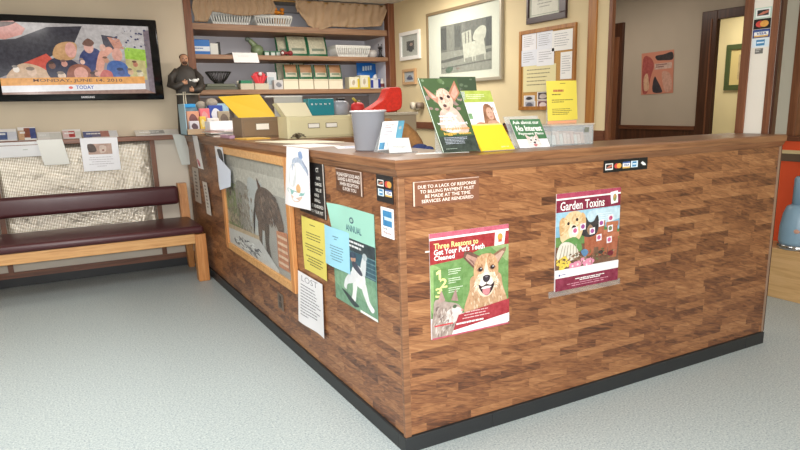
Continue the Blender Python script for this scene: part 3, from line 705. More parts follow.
B().box(-1.72, 3.97, .600, -.135, 4.045, .765, MAROON, .036, seg=6).build('back_bolster', bn)

# ------------------------------------------------------------------ back wall: woven panels, papers, magazines, television
def puff(x0, x1, z0, z1, y):
    def f(u, v):
        e = min(u, 1-u, v, 1-v)
        return (x0+(x1-x0)*u, y-.002-.012*min(1, e*12)-.004*math.sin(u*9+v*4)*min(1, e*8), z0+(z1-z0)*v)
    return f
tag(B().grid(puff(-1.478, -.307, .215, 1.16, BY-.006), 40, 30, WOVEN, thick=.0012).build('wall_panel'), 'shiny beige woven panel on the wall behind the bench seat', 'wall panel')
tag(B().grid(puff(-2.70, -1.522, .215, 1.16, BY-.006), 40, 30, WOVEN, thick=.0012).build('wall_panel'), 'shiny beige woven panel at the far left end behind the bench', 'wall panel')
FY = 4.048
s = Sheet(o=(-1.46, FY, 1.196), r=(.31, 0, 0), d=(0, .015, -.118), base=(230, 230, 232), thick=.001); s.lines(.6, .5, .85, .6, 1, (190, 200, 190), 3)
s.build('white_paper', 'wide blank white paper hanging from the ledge at the far left', 'paper')
s = Sheet(o=(-1.170, FY-.006, 1.206), r=(.185, 0, .0), d=(.03, .02, -.205), base=(232, 232, 226), thick=.001, bend=lambda u, v: .006*math.sin(v*3), n=(4, 8))
s.build('blank_paper', 'tilted blank white sheet hanging from ledge left of the photo flyer', 'paper')
s = Sheet(o=(-.858, FY-.004, 1.207), r=(.285, 0, -.003), d=(.0, .02, -.275), base=(240, 240, 244), thick=.001)
s.rect(.18, .18, .82, .50, (196, 158, 140)).blob([(.18, .2), (.34, .2), (.4, .4), (.2, .42)], (84, 66, 58)).blob([(.5, .24), (.66, .26), (.64, .42), (.5, .46)], (226, 200, 184)).ell(.58, .38, .03, .03, (150, 90, 80))
s.lines(.16, .58, .84, .92, 5, (196, 190, 198), 5, .25, True)
s.build('photo_flyer', 'white flyer with a small brown photograph hanging from the ledge', 'flyer')
def magazine(x0, x1, h, cols, label, ty=0.):
    s = Sheet(o=(x0, 4.160, 1.206+h), r=(x1-x0, 0, 0), d=(0, -.098, -h), base=(226, 222, 220), thick=.004, rough=.3)
    rr = random.Random(int(x0*1000)); n = len(cols)
    for k, c in enumerate(cols): s.rect(k/n, rr.uniform(0, .3), (k+1)/n, rr.uniform(.75, 1), c)
    s.lines(.1, .35, .8, .6, 1, (240, 240, 240), int(h*1000), .6)
    o = s.build('magazine', label, 'magazine', group='magazines on the wall ledge'); return o
magazine(-1.43, -1.30, .09, [(70, 92, 150), (206, 208, 220)], 'blue and white magazine on the ledge, farthest left')
magazine(-1.29, -1.165, .10, [(206, 160, 120), (150, 80, 60), (66, 78, 140)], 'orange and navy magazine leaning on the ledge above the wide paper')
magazine(-1.16, -.985, .055, [(220, 220, 218), (210, 210, 206)], 'plain white booklet on the ledge above the tilted sheet')
magazine(-.975, -.84, .070, [(226, 190, 190), (190, 50, 50), (216, 214, 206)], 'white and red magazine on the ledge between tilted sheet and flyer')
magazine(-.825, -.56, .050, [(70, 84, 146), (96, 90, 130), (170, 100, 90), (206, 206, 210)], 'blue and red magazine on the ledge above the photo flyer')
magazine(-.42, -.06, .042, [(216, 206, 196), (150, 150, 150), (226, 222, 216)], 'pale magazine lying on the ledge nearest the counter')
# television
tv = thing('television', 'flat black television on the wall showing a news crowd', 'television', (-.73, 4.12, 1.50))
b = B().box(-1.415, 4.085, 1.510, -.150, 4.135, 2.168, GLOSSK, .012, seg=3); b.build('bezel', tv)
B().box(-1.0, 4.13, 1.68, -.5, 4.172, 2.05, mat((40, 40, 42), .6)).build('wall_mount', tv)
s = Sheet(o=(-1.350, 4.0855, 2.112), r=(1.130, 0, 0), d=(0, 0, -.548), base=(150, 140, 140), thick=.0008, rough=.10, emit=.95)
px = lambda x, y: ((x)/152, (y-24)/70.5)
def tp(pts, c, f=s.poly): s.poly([px(*p) for p in pts], c)
def tb(pts, c): s.blob([px(*p) for p in pts], c)
tp([(0, 24), (152, 24), (152, 60), (0, 60)], (178, 170, 166))
tp([(85, 24), (150, 24), (150, 48), (90, 52)], (190, 182, 178)); tp([(102, 34), (118, 36), (118, 52), (104, 50)], (70, 66, 76))
tp([(124, 46), (152, 49), (152, 68), (124, 66)], (158, 200, 60)); tp([(124, 58), (145, 60), (145, 80), (124, 80)], (200, 186, 120)); tp([(146, 28), (152, 28), (152, 94), (146, 94)], (120, 104, 110))
for k in range(14): s.ell(*px(R.uniform(112, 148), R.uniform(26, 46)), .008, .014, (60, 60, 90))
tp([(0, 42), (20, 40), (50, 28), (84, 26), (74, 44), (40, 62), (0, 78)], (44, 40, 48))
tp([(0, 40), (0, 28), (6, 24), (20, 23), (30, 30), (26, 36), (10, 41)], (206, 136, 122)); tb([(0, 25), (10, 22), (22, 24), (14, 28), (0, 30)], (90, 64, 56))
tp([(18, 66), (46, 54), (52, 60), (48, 78), (16, 80)], (210, 74, 54)); tb([(8, 74), (22, 64), (40, 68), (46, 78), (10, 80)], (214, 176, 140))
tb([(44, 66), (54, 58), (70, 60), (82, 72), (80, 80), (50, 80)], (44, 40, 60))
tb([(52, 56), (56, 46), (66, 42), (76, 44), (74, 56), (68, 60), (58, 60)], (206, 154, 100)); s.ell(*px(70, 50), .036, .11, (226, 162, 146))
tb([(78, 56), (86, 48), (98, 50), (100, 66), (86, 72), (78, 66)], (48, 56, 106)); s.ell(*px(88, 47), .032, .085, (224, 168, 152)); tb([(82, 44), (88, 38), (94, 42), (90, 46)], (110, 70, 56))
tb([(92, 72), (98, 52), (108, 46), (112, 50), (104, 58), (98, 76)], (228, 160, 136)); tp([(108, 36), (120, 38), (124, 48), (114, 48)], (206, 140, 116))
s.ell(*px(116, 54), .036, .1, (222, 160, 140)); tb([(104, 66), (112, 60), (124, 64), (126, 78), (106, 80)], (62, 96, 160)); s.ell(*px(102, 47), .02, .05, (220, 170, 150))
tb([(64, 80), (66, 68), (76, 64), (86, 68), (86, 80)], (150, 84, 60)); s.ell(*px(77, 74), .046, .1, (228, 160, 140)); tb([(96, 78), (100, 70), (108, 72), (108, 80)], (200, 100, 90))
for x, y, a, c in ((30, 72, .03, (226, 190, 160)), (50, 66, .022, (120, 76, 60)), (62, 64, .02, (216, 150, 130)), (58, 76, .026, (236, 206, 180)), (90, 76, .024, (110, 70, 60)), (93, 74, .016, (222, 160, 140)), (104, 60, .018, (200, 140, 110)), (118, 72, .026, (60, 80, 140)), (128, 72, .02, (214, 170, 130)), (134, 64, .018, (190, 120, 90)), (138, 74, .022, (226, 210, 170)), (80, 62, .016, (236, 190, 170)), (16, 70, .02, (240, 226, 210))):
    s.ell(*px(x, y), a, a*2.1, c)
    s.ell(*px(x-1, y-3), a*.9, a*.9, tuple(int(v*.6) for v in c))
s.fur(.86, .2, .12, .16, 40, [(200, 196, 200), (90, 90, 110), (160, 150, 150)], .02, 72, None, 1.8)
tp([(0, 78.5), (142, 76.5), (142, 84), (0, 86)], (236, 158, 62)); s.text('MONDAY, JUNE 14, 2010', *px(30, 79), *px(118, 83), (96, 62, 40), .01)
tp([(0, 86), (142, 84), (142, 90), (0, 92.5)], (236, 232, 230)); s.text('TODAY', *px(70, 85.8), *px(88, 89.6), (80, 100, 170), .02); s.ell(*px(65, 88), .014, .02, (226, 80, 60))
tp([(0, 92.5), (142, 90), (152, 94.5), (0, 94.5)], (150, 110, 90))
s.build('screen', parent=tv)
s = Sheet(o=(-.80, 4.0845, 1.546), r=(.10, 0, 0), d=(0, 0, -.016), base=(26, 26, 28), thick=.0005); s.text('SAMSUNG', 0, 0, 1, 1, (226, 226, 230), .02); s.build('bezel_lettering', parent=tv)

# ------------------------------------------------------------------ built-in shelving and what stands on it
SF = 4.20; S1, S2, S3 = 2.172, 1.905, 1.592
sh = thing('built_in_shelving', 'brown built-in wall shelving with three boards in the alcove behind the counter', 'shelving', (1.15, 4.45, 1.0))
for z, t in ((S1, .055), (S2, .040), (S3, .042)): B().box(.166, SF, z-t, 2.111, 4.758, z, SHELFW, .002).build('shelf_board', sh)
B().box(.145, 4.27, 1.0, .166, 4.758, CZ-.01, WALL_LAV).build('side_panel', sh)
B().box(2.111, 4.27, 1.0, 2.130, 4.758, CZ-.01, WALL_LAV).build('side_panel', sh)
B().box(.166, 4.70, 1.0, 2.111, 4.758, S3-.06, mat((150, 140, 140), .6)).build('lower_back_panel', sh)
B().box(.166, 4.62, CZ-.075, 2.111, 4.66, CZ-.01, mat((160, 156, 158), .6)).build('top_batten', sh)
rd = tag(B().cyl((.166, 4.235, 2.405), (2.111, 4.235, 2.405), .009, mat((168, 134, 84), .35, .4)).build('curtain_rod'), 'thin brass curtain rod across the top of the shelving', 'rod')
def curtain_left(u, v):
    x = .19+.755*u
    zb = 2.185 if u < .16 else (2.185+(u-.16)/.06*.08 if u < .22 else 2.265+.012*math.sin(u*8))
    z = 2.418+(zb-2.418)*v
    return (x+.008*math.sin(v*9+u*3), 4.222-.007*math.sin(u*62)-.004*math.sin(u*133+v*3)-.02*v*math.sin(v*3.1), z)
tag(B().grid(curtain_left, 110, 14, CURT, thick=.0012).build('curtain'), 'brown sheer curtain over the left half of the top shelf', 'curtain')
def curtain_right(u, v):
    x = 1.145+.965*u
    zb = 2.42-.205*min(1, (u/.13))**.45-.045*math.exp(-((u-.24)/.10)**2)-.03*math.sin(u*3.1)
    zb = min(2.30, zb) if u < .02 else zb
    if u > .94: zb += (u-.94)*2.2
    z = 2.418+(zb-2.418)*v
    return (x-.03*v*math.sin(u*3.1), 4.222-.008*math.sin(u*70+v*1.5)-.007*math.sin(u*31+v*4)-.016*math.sin(v*9+u*14)*v-.035*v*v, z)
tag(B().grid(curtain_right, 110, 18, CURT, thick=.0012).build('curtain'), 'brown sheer curtain gathered in a swag over the right top shelf', 'curtain')
def basket(x0, x1, z0, z1, y0, y1, label):
    o = thing('plastic_basket', label, 'basket', ((x0+x1)/2, (y0+y1)/2, z0), 'white slatted plastic baskets')
    t = .032; cx, cy = (x0+x1)/2, (y0+y1)/2
    B().box(x0+t, y0+t*.6, z0, x1-t, y1-t*.6, z0+.006, WHITEP).build('bottom', o)
    def ring(z, k, h):   # rectangular hoop
        xa, xb, ya, yb = x0+t*k, x1-t*k, y0+t*.6*k, y1-t*.6*k; b = B()
        for q in ((xa, ya, xb, ya+.006), (xa, yb-.006, xb, yb), (xa, ya, xa+.006, yb), (xb-.006, ya, xb, yb)): b.box(q[0], q[1], z, q[2], q[3], z+h, WHITEP)
        return b
    ring(z1-.026, 0, .026).build('rim', o); ring(z0, .8, .030).build('lower_band', o)
    b = B(); n = int((x1-x0)/.026)
    for k in range(n+1):
        a = k/n
        for ya, yb in ((y0+t*.6+.003, y0+.003), (y1-t*.6-.003, y1-.003)):
            b.tube([(x0+t+(x1-x0-2*t)*a, ya, z0+.01), (x0+.004+(x1-x0-.008)*a, yb, z1-.01)], .0078, WHITEP, 6)
    m = int((y1-y0)/.025)
    for k in range(1, m):
        a = k/m
        for xa, xb in ((x0+t+.003, x0+.003), (x1-t-.003, x1-.003)):
            b.tube([(xa, y0+.02+(y1-y0-.04)*a, z0+.01), (xb, y0+(y1-y0)*a, z1-.01)], .0078, WHITEP, 6)
    b.build('slats', o)
    return o
basket(.345, .735, S1, S1+.118, 4.28, 4.52, 'white slatted plastic basket on the top shelf, left one')
basket(.758, 1.135, S1, S1+.108, 4.28, 4.52, 'white slatted plastic basket on the top shelf holding orange flowers')
basket(1.565, 1.955, S2, S2+.118, 4.28, 4.50, 'white slatted plastic basket at the right of the middle shelf')
tag(B().box(.42, 4.33, S1+.008, .62, 4.46, S1+.085, mat((120, 130, 126), .6), .006).build('grey_box'), 'dark contents box inside the left top-shelf basket', 'box')
tag(B().box(.84, 4.34, S1+.008, .92, 4.46, S1+.08, mat((92, 92, 104), .6), .006).build('dark_box'), 'dark box inside the basket with orange flowers', 'box')
tag(B().box(.95, 4.33, S1+.008, 1.08, 4.46, S1+.085, mat((206, 160, 110), .6), .006).build('tan_box'), 'tan box inside the basket with orange flowers', 'box')
fl = thing('flower_bunch', 'bunch of orange flowers standing up from the top-shelf basket', 'flowers', (1.0, 4.42, S1+.085))
for k in range(9):
    x, y, z = 1.01+R.uniform(-.06, .065), 4.34+R.uniform(-.03, .03), S1+.150+R.uniform(-.018, .026)
    B().tube([(1.0, 4.38, S1+.086), (x, y, z)], .0025, mat((90, 120, 60), .7), 5).ball((x, y, z), .024, mat((240, 150, 44), .7), (1, 1, .7), 8).build('flower', fl)
# middle shelf
o = thing('blue_carton', 'blue carton with a white band at the left of the middle shelf', 'box', (.25, 4.36, S2))
B().box(.175, 4.29, S2, .325, 4.42, S2+.135, mat((36, 112, 190), .45), .002).build('carton', o)
s = Sheet(o=(.175, 4.2895, S2+.075), r=(.15, 0, 0), d=(0, 0, -.042), base=(226, 232, 240), thick=.0006); s.lines(.1, .3, .9, .7, 1, (90, 130, 190), 5); s.build('white_band', parent=o)
o = thing('white_carton', 'white carton with a black end beside the blue carton', 'box', (.375, 4.36, S2))
B().box(.33, 4.30, S2, .402, 4.42, S2+.105, mat((222, 222, 214), .5), .002).build('carton', o)
B().box(.402, 4.30, S2, .424, 4.42, S2+.118, mat((24, 24, 26), .4), .002).build('black_end', o)
o = thing('bird_figurine', 'mottled green figurine with raised tail on the middle shelf', 'figurine', (.77, 4.36, S2))
GF = cloth_mat('green_glaze', (128, 146, 108), .35)
B().lathe((.785, 4.36, S2), [(0, 0), (.04, .002), (.05, .02), (.062, .05), (.055, .085), (.03, .105), (0, .11)], GF, 20).build('body', o)
B().tube([(.775, 4.36, S2+.08), (.745, 4.36, S2+.12), (.715, 4.36, S2+.15), (.695, 4.36, S2+.165)], .02, GF, 10, [.036, .026, .02, .012]).build('neck', o)
B().ball((.70, 4.355, S2+.155), .022, mat((92, 104, 96), .4), (1.3, .9, .9), 12).build('head', o)
s = Sheet(o=(.500, SF-.004, S2+.018), r=(.235, 0, 0), d=(.01, -.012, -.088), base=(236, 234, 232), thick=.001); s.lines(.2, .3, .8, .5, 2, (206, 204, 204), 6, .3)
tag(B().prism([(.500, SF-.004, S2+.0175), (.735, SF-.004, S2+.0175), (.70, 4.36, S2+.004), (.44, 4.36, S2+.004)], (0, 0, .0014), mat((226, 224, 222), .5)).build('shelf_card'), 'white sheet lying on the middle shelf behind the hanging card', 'paper')
s.build('hanging_card', 'white card hanging over the edge of the middle shelf', 'card')
for k, x in enumerate((.835, .895, .950)):
    o = tag(B().box(x, 4.30, S2, x+.05, 4.36, S2+.048, mat((78, 122, 96), .5), .003).box(x+.006, 4.297, S2+.008, x+.044, 4.301, S2+.034, mat((206, 214, 206), .5)).build('small_carton'), ['small green carton on the middle shelf, nearest the green figurine', 'small green carton on the middle shelf, middle of three', 'small green carton on the middle shelf, nearest the food bags'][k], 'box', 'small green cartons')
CREAMB = cloth_mat('printed_bag_paper', (206, 202, 176), .5); GREENB = mat((28, 96, 64), .45); TANB = mat((158, 118, 84), .5)
def food_bag(x0, x1, z0, z1, y, label, lean=.06, tan=False, lab=True, green=(28, 96, 64), dep=.07):
    o = thing('pet_food_bag', label, 'bag', ((x0+x1)/2, y, z0), 'pet food bags on the shelves')
    def f(sgn):
        def g(u, v):
            e = math.sin(PI*min(max(u, 0), 1))**.6*math.sin(PI*min(1, v*.9+.1))**.7
            return (x0+(x1-x0)*u, y+lean*v+sgn*(dep/2)*e+.002*sgn, z0+(z1-z0)*v)
        return g
    b = B().grid(f(-1), 12, 12, CREAMB).grid(lambda u, v: f(1)(1-u, v), 12, 12, CREAMB)
    b.build('bag', o)
    def strip(u0, u1, v0, v1, m, off=.002):
        return B().grid(lambda u, v: tuple(Vector(f(-1)(u0+(u1-u0)*u, v0+(v1-v0)*v))-Vector((0, off, 0))), 6, 6, m)
    G = mat(green, .45)
    strip(0, .09, 0, 1, G).build('left_edge', o); strip(.91, 1, 0, 1, G).build('right_edge', o); strip(.09, .91, .02, .16, G).build('bottom_band', o)
    if tan: strip(.09, .91, .45, 1, TANB).build('tan_window', o)
    if lab:
        strip(.2, .8, .30, .42, mat((120, 132, 112), .5), .003).build('label_lines', o)
    return o
food_bag(1.000, 1.130, S2, S2+.195, 4.42, 'narrow cream and green pet food bag at the left of the middle shelf bags')
food_bag(1.085, 1.305, S2, S2+.20, 4.36, 'wide cream and green pet food bag in the middle of the shelf trio')
food_bag(1.300, 1.515, S2, S2+.20, 4.37, 'cream and green pet food bag at the right of the middle shelf trio')
o = thing('bone_toy', 'dark red and white rolled chew toy in front of the food bags', 'toy', (1.04, 4.25, S2))
for x in (1.000, 1.075): B().ball((x, 4.245, S2+.026), .026, mat((130, 34, 40), .5), (1, .8, 1), 12).build('end_roll', o)
B().cyl((1.0, 4.245, S2+.026), (1.075, 4.245, S2+.026), .014, mat((130, 34, 40), .5)).build('bar', o); B().ball((.992, 4.228, S2+.026), .014, mat((226, 220, 214), .5), seg=10).build('white_core', o)
o = thing('white_pot', 'rounded white pot at the right end of the middle shelf', 'pot', (2.03, 4.40, S2))
B().lathe((2.025, 4.40, S2), [(0, 0), (.035, 0), (.055, .03), (.06, .055), (.05, .08), (.035, .09), (.03, .086), (0, .07)], mat((226, 220, 212), .25), 22).build('body', o)
B().tube([(1.972, 4.40, S2+.06), (1.955, 4.40, S2+.066), (1.948, 4.40, S2+.055)], .008, mat((226, 220, 212), .25), 8).build('spout', o)
o = thing('black_figurine', 'small black figurine with raised arms at the right end of the middle shelf', 'figurine', (2.075, 4.30, S2))
BK = mat((26, 24, 26), .4)
B().lathe((2.075, 4.30, S2), [(0, 0), (.022, 0), (.018, .03), (.012, .05), (.02, .075), (.012, .092), (0, .095)], BK, 14).build('body', o)
B().ball((2.075, 4.30, S2+.105), .014, BK, seg=10).build('head', o)
for sg in (-1, 1): B().tube([(2.075, 4.30, S2+.08), (2.075+sg*.022, 4.30, S2+.10), (2.075+sg*.018, 4.30, S2+.140)], .006, BK, 8).build('arm', o)
for sg in (-1, 1): B().tube([(2.075, 4.30, S2+.03), (2.075+sg*.028, 4.29, S2+.012), (2.075+sg*.03, 4.27, S2+.004)], .006, BK, 8).build('leg', o)
# lower shelf
o = thing('wire_bowl', 'flared dark wire bowl on the lower shelf', 'bowl', (.41, 4.42, S3+.05))
b = B(); WB = mat((66, 66, 62), .4, .5)
for k in range(22):
    a = 2*PI*k/22; b.tube([(.41+.035*math.cos(a), 4.42+.035*math.sin(a), S3+.068), (.41+.075*math.cos(a), 4.42+.07*math.sin(a), S3+.105), (.41+.118*math.cos(a), 4.42+.105*math.sin(a), S3+.168)], .0035, WB, 5)
b.build('wires', o)
B().tube([(.41+.118*math.cos(2*PI*k/24), 4.42+.105*math.sin(2*PI*k/24), S3+.168) for k in range(25)], .004, WB, 6).build('rim', o)
B().lathe((.41, 4.42, S3+.062), [(0, 0), (.045, 0), (.045, .008), (0, .008)], WB, 20).build('base', o)
o = thing('stone_slab', 'long grey-green stacked tray under the wire bowl', 'tray', (.41, 4.42, S3))
B().box(.255, 4.32, S3, .565, 4.52, S3+.030, mat((92, 96, 80), .5), .006).build('lower_tier', o)
B().box(.275, 4.335, S3+.030, .545, 4.51, S3+.060, mat((112, 116, 98), .5), .008).build('upper_tier', o)
def openbox(name, x0, x1, z0, z1, label, cols, y=4.28, dep=.13):
    o = thing(name, label, 'box', ((x0+x1)/2, y+dep/2, z0))
    b = B(); m = mat((206, 198, 176), .6); t = .004
    b.box(x0, y, z0, x1, y+dep, z0+t, m).box(x0, y, z0, x1, y+t, z1, m).box(x0, y+dep-t, z0, x1, y+dep, z1+.03, m).box(x0, y, z0, x0+t, y+dep, z1, m).box(x1-t, y, z0, x1, y+dep, z1, m).build('tray', o)
    return o
openbox('display_box', .575, .705, S3, S3+.058, 'open cream display box holding a green packet on the lower shelf', None)
tag(B().box(.585, 4.30, S3+.005, .695, 4.38, S3+.088, mat((36, 130, 92), .5), .004).build('green_packet'), 'green packet inside the open cream display box', 'packet')
openbox('display_box', .712, .848, S3, S3+.058, 'open cream display box holding red bows on the lower shelf', None)
rb = thing('red_bow', 'bright red and white fan shaped bow in the cream display box', 'bow', (.78, 4.34, S3+.006))
for k in range(7):
    a = (k-3)*.22
    c = (206, 34, 44) if k % 2 == 0 else (226, 70, 80)
    B().prism([(.78-.012, 4.33+.004*k, S3+.008), (.78+.012, 4.33+.004*k, S3+.008), (.78+.17*math.sin(a)*.62+.022, 4.33+.004*k, S3+.168*math.cos(a)), (.78+.17*math.sin(a)*.62-.022, 4.33+.004*k, S3+.168*math.cos(a))], (0, .003, 0), mat(c, .4)).build('ribbon_loop', rb)
B().ball((.785, 4.322, S3+.150), .02, mat((240, 226, 226), .4), seg=10).build('white_centre', rb)
tag(B().box(.862, 4.36, S3, .958, 4.46, S3+.168, mat((218, 220, 222), .5), .003).box(.872, 4.357, S3+.05, .93, 4.361, S3+.12, mat((176, 190, 196), .5)).build('white_carton'), 'tall white carton right of the red bow', 'box')
o = thing('patterned_tin', 'white tin with grey floral mark beside the cream boxes', 'tin', (.975, 4.30, S3)); B().box(.905, 4.285, S3, .995, 4.35, S3+.090, mat((206, 204, 202), .4), .003).build('tin', o)
s = Sheet(o=(.915, 4.2845, S3+.075), r=(.07, 0, 0), d=(0, 0, -.06), base=(200, 198, 198), thick=.0005); s.blob([(.1, .5), (.4, .1), (.8, .3), (.9, .7), (.5, .9)], (128, 132, 142)); s.build('floral_mark', parent=o)
def cream(x, label):
    o = thing('cream_carton', label, 'box', (x, 4.345, S3), 'cream cartons on the lower shelf')
    B().box(x-.075, 4.28, S3, x+.075, 4.41, S3+.098, mat((232, 224, 200), .5), .002).build('carton', o)
    B().box(x-.075, 4.2785, S3+.080, x+.075, 4.2805, S3+.098, mat((214, 204, 176), .5)).build('lid_edge', o)
    return o
c0 = cream(1.074, 'cream carton, first from the left in the row on the lower shelf')
for k, nm in ((1, 'second'), (2, 'third'), (3, 'fourth')): dup(c0, (.1585*k, 0, 0), 'cream carton, %s from the left in the row on the lower shelf' % nm, 'cream cartons on the lower shelf')
# bags standing on the cream cartons: four in front
for k, nm in enumerate(('first', 'second', 'third', 'fourth')):
    x = 1.02+.156*k
    food_bag(x, x+.145, S3+.098, S3+.24, 4.315, 'tan-topped pet food bag on the cream cartons, %s from the left' % nm, .03, True, True, dep=.05)
for k, (x0, x1) in enumerate(((.99, 1.16), (1.17, 1.30))):
    food_bag(x0, x1, S3, S3+.262, 4.47, ['tall cream pet food bag behind the cartons, at the left end', 'tall cream pet food bag behind the cartons, second from the left'][k], .03, False, dep=.05)
def yw(x0, x1, h, label):
    o = thing('yellow_carton', label, 'box', ((x0+x1)/2, 4.34, S3), 'white and yellow cartons')
    B().box(x0, 4.285, S3, x1, 4.40, S3+h, mat((232, 228, 200), .45), .003).build('carton', o)
    B().box(x1-.022, 4.2835, S3, x1, 4.2855, S3+h*.85, mat((222, 200, 60), .45)).box(x0, 4.2835, S3, x1-.022, 4.2855, S3+.016, mat((222, 200, 60), .45)).build('yellow_edge', o)
    s = Sheet(o=(x0+.02, 4.2842, S3+h*.8), r=(x1-x0-.06, 0, 0), d=(0, 0, -h*.55), base=(238, 234, 220), thick=.0006); s.blob([(.2, .7), (.3, .2), (.7, .1), (.8, .6), (.5, .9)], (212, 196, 160)); s.build('print', parent=o)
yw(1.700, 1.815, .120, 'white and yellow carton on the lower shelf next to the cream ones')
yw(1.825, 1.935, .138, 'white and yellow carton on the lower shelf next to the blue bag')
o = thing('blue_bag', 'bright blue bag with light lettering leaning at the right of the lower shelf', 'bag', (2.02, 4.5, S3))
def bb(sg): return lambda u, v: (1.862+.225*u+.022*v, 4.44+.06*v+sg*.03*math.sin(PI*u)**.6*math.sin(PI*min(1, v*.9+.1))**.7+.002*sg, S3+.285*v+.03*(1-u)*v)
BL = mat((34, 112, 198), .35)
B().grid(bb(-1), 12, 12, BL).grid(lambda u, v: bb(1)(1-u, v), 12, 12, BL).build('bag', o)
B().grid(lambda u, v: tuple(Vector(bb(-1)(u, .93+.07*v))-Vector((0, .003, 0))), 8, 2, mat((160, 190, 120), .4)).build('green_top_edge', o)
for k in range(4): B().grid(lambda u, v, k=k: tuple(Vector(bb(-1)(.24+.13*k+.09*u+.03*v, .62+.16*v+.02*k))-Vector((0, .004, 0))), 3, 3, mat((206, 226, 240), .4)).build('letter_mark', o)
o = thing('blue_tub', 'white and blue packet in front of the bright blue bag', 'packet', (2.0, 4.33, S3))
B().box(1.945, 4.285, S3, 2.055, 4.36, S3+.105, mat((222, 226, 234), .4), .006).build('packet', o)
B().box(1.945, 4.283, S3+.01, 1.972, 4.286, S3+.09, mat((40, 60, 150), .4)).box(2.03, 4.283, S3+.01, 2.055, 4.286, S3+.10, mat((40, 60, 150), .4)).build('blue_side', o)
B().tube([(2.0, 4.30, S3+.10), (2.005, 4.30, S3+.13), (2.015, 4.30, S3+.145)], .014, mat((232, 234, 238), .4), 10, [.03, .018, .008]).build('white_peak', o)
o = thing('small_bottle', 'small white bottle with dark red label at the lower shelf right end', 'bottle', (2.083, 4.30, S3))
B().lathe((2.083, 4.30, S3), [(0, 0), (.022, 0), (.023, .06), (.012, .085), (.010, .105), (0, .107)], mat((220, 216, 206), .35), 18).build('bottle', o)
B().lathe((2.083, 4.30, S3), [(.0236, .018), (.0238, .022), (.0238, .05), (.0236, .054)], mat((110, 40, 44), .5), 18).build('red_label', o)
# ------------------------------------------------------------------ right wall
pf = thing('picture_frame', 'large white-matted black and white photograph of wicker chairs on the wall', 'picture frame', (RX-.01, 2.88, 1.60))
y0, y1, z0, z1 = 3.47, 2.28, 1.60, 2.243; w = .026
GO = mat((136, 116, 86), .4); SIL = mat((176, 168, 150), .35, .3)
B().box(RX-.03, y1, z1-w, RX-.001, y0, z1, GO, .003).build('frame_rail', pf); B().box(RX-.03, y1, z0, RX-.001, y0, z0+w, SIL, .003).build('frame_rail', pf)
B().box(RX-.03, y0-w, z0+w, RX-.001, y0, z1-w, GO, .003).build('frame_stile', pf); B().box(RX-.03, y1, z0+w, RX-.001, y1+w, z1-w, SIL, .003).build('frame_stile', pf)
B().box(RX-.016, y1+w, z0+w, RX-.004, y0-w, z1-w, mat((238, 234, 216), .6)).build('mat_board', pf)
s = Sheet(**on_side(3.225, 2.105, 2.425, 1.69, RX-.017), base=(146, 142, 126), thick=.001)
s.rect(0, 0, 1, .55, (104, 100, 88)).rect(0, .05, .12, .5, (66, 64, 56)).rect(.3, .06, .42, .48, (74, 72, 62)).rect(.9, 0, 1, .6, (60, 58, 52)).rect(.13, .0, .29, .6, (138, 134, 118)).rect(.44, .0, .5, .5, (128, 124, 110))
s.rect(0, .55, 1, 1, (158, 154, 136)).poly([(0, .72), (1, .60), (1, .66), (0, .78)], (88, 84, 72)).poly([(0, .88), (1, .80), (1, .83), (0, .91)], (108, 104, 90))
WK = (222, 216, 192)
s.blob([(.66, .38), (.70, .22), (.82, .14), (.90, .2), (.88, .38), (.78, .42)], WK).poly([(.66, .42), (.86, .40), (.90, .68), (.62, .72)], WK).poly([(.44, .22), (.62, .18), (.64, .44), (.46, .46)], (206, 200, 176)).poly([(.46, .45), (.66, .42), (.68, .70), (.48, .74)], WK)
for u in (.49, .65, .70, .88): s.poly([(u-.01, .68), (u+.01, .68), (u+.012, .80), (u-.008, .80)], WK)
s.poly([(.5, .22), (.52, .22), (.53, .44), (.51, .44)], (110, 106, 92)).poly([(.56, .21), (.58, .21), (.59, .43), (.57, .43)], (110, 106, 92))
s.blob([(.1, .92), (.18, .86), (.26, .9), (.2, .99), (.12, .99)], (70, 100, 70)); s.ell(.36, .92, .04, .02, (150, 120, 100))
s.build('photograph', parent=pf)
B().box(RX-.020, y1+w, z0+w, RX-.0185, y0-w, z1-w, PANE).build('glass', pf)
def small_frame(ya, yb, za, zb, ins, frame_rgb, label, pic, w=.03):
    o = thing('picture_frame', label, 'picture frame', (RX-.01, (ya+yb)/2, za)); m = mat(frame_rgb, .4)
    b = B().box(RX-.024, yb, zb-w, RX-.001, ya, zb, m, .002).box(RX-.024, yb, za, RX-.001, ya, za+w, m, .002).box(RX-.024, ya-w, za+w, RX-.001, ya, zb-w, m, .002).box(RX-.024, yb, za+w, RX-.001, yb+w, zb-w, m, .002)
    b.build('frame', o)
    s = Sheet(**on_side(ya-w, zb-w, yb+w, za+w, RX-.004), base=(206, 202, 192), thick=.003); i0, i1 = ins
    s.rect(i0, i1, 1-i0, 1-i1, pic[0]).blob([(i0+.1, .7), (.4, .4), (.6, .35), (.9-i0, .75), (.5, .8)], pic[1]).ell(.55, .45, .1, .08, pic[2]); s.build('print', parent=o)
    B().box(RX-.013, yb+w*.9, za+w*.9, RX-.012, ya-w*.9, zb-w*.9, PANE).build('glass', o)
small_frame(4.03, 3.62, 1.857, 2.127, (.27, .28), (238, 236, 230), 'small white framed print left of the large photograph', [(92, 80, 74), (50, 44, 46), (190, 150, 130)], .035)
small_frame(3.99, 3.72, 1.618, 1.770, (.1, .1), (196, 158, 116), 'tiny tan framed picture below the white framed print', [(206, 206, 210), (60, 74, 126), (150, 130, 120)], .026)
o = thing('certificate_frame', 'dark framed certificate above the cork board', 'certificate', (RX-.01, 1.74, 1.985))
m = mat((58, 36, 36), .35); ya, yb, za, zb, w = 1.975, 1.535, 1.985, 2.30, .045
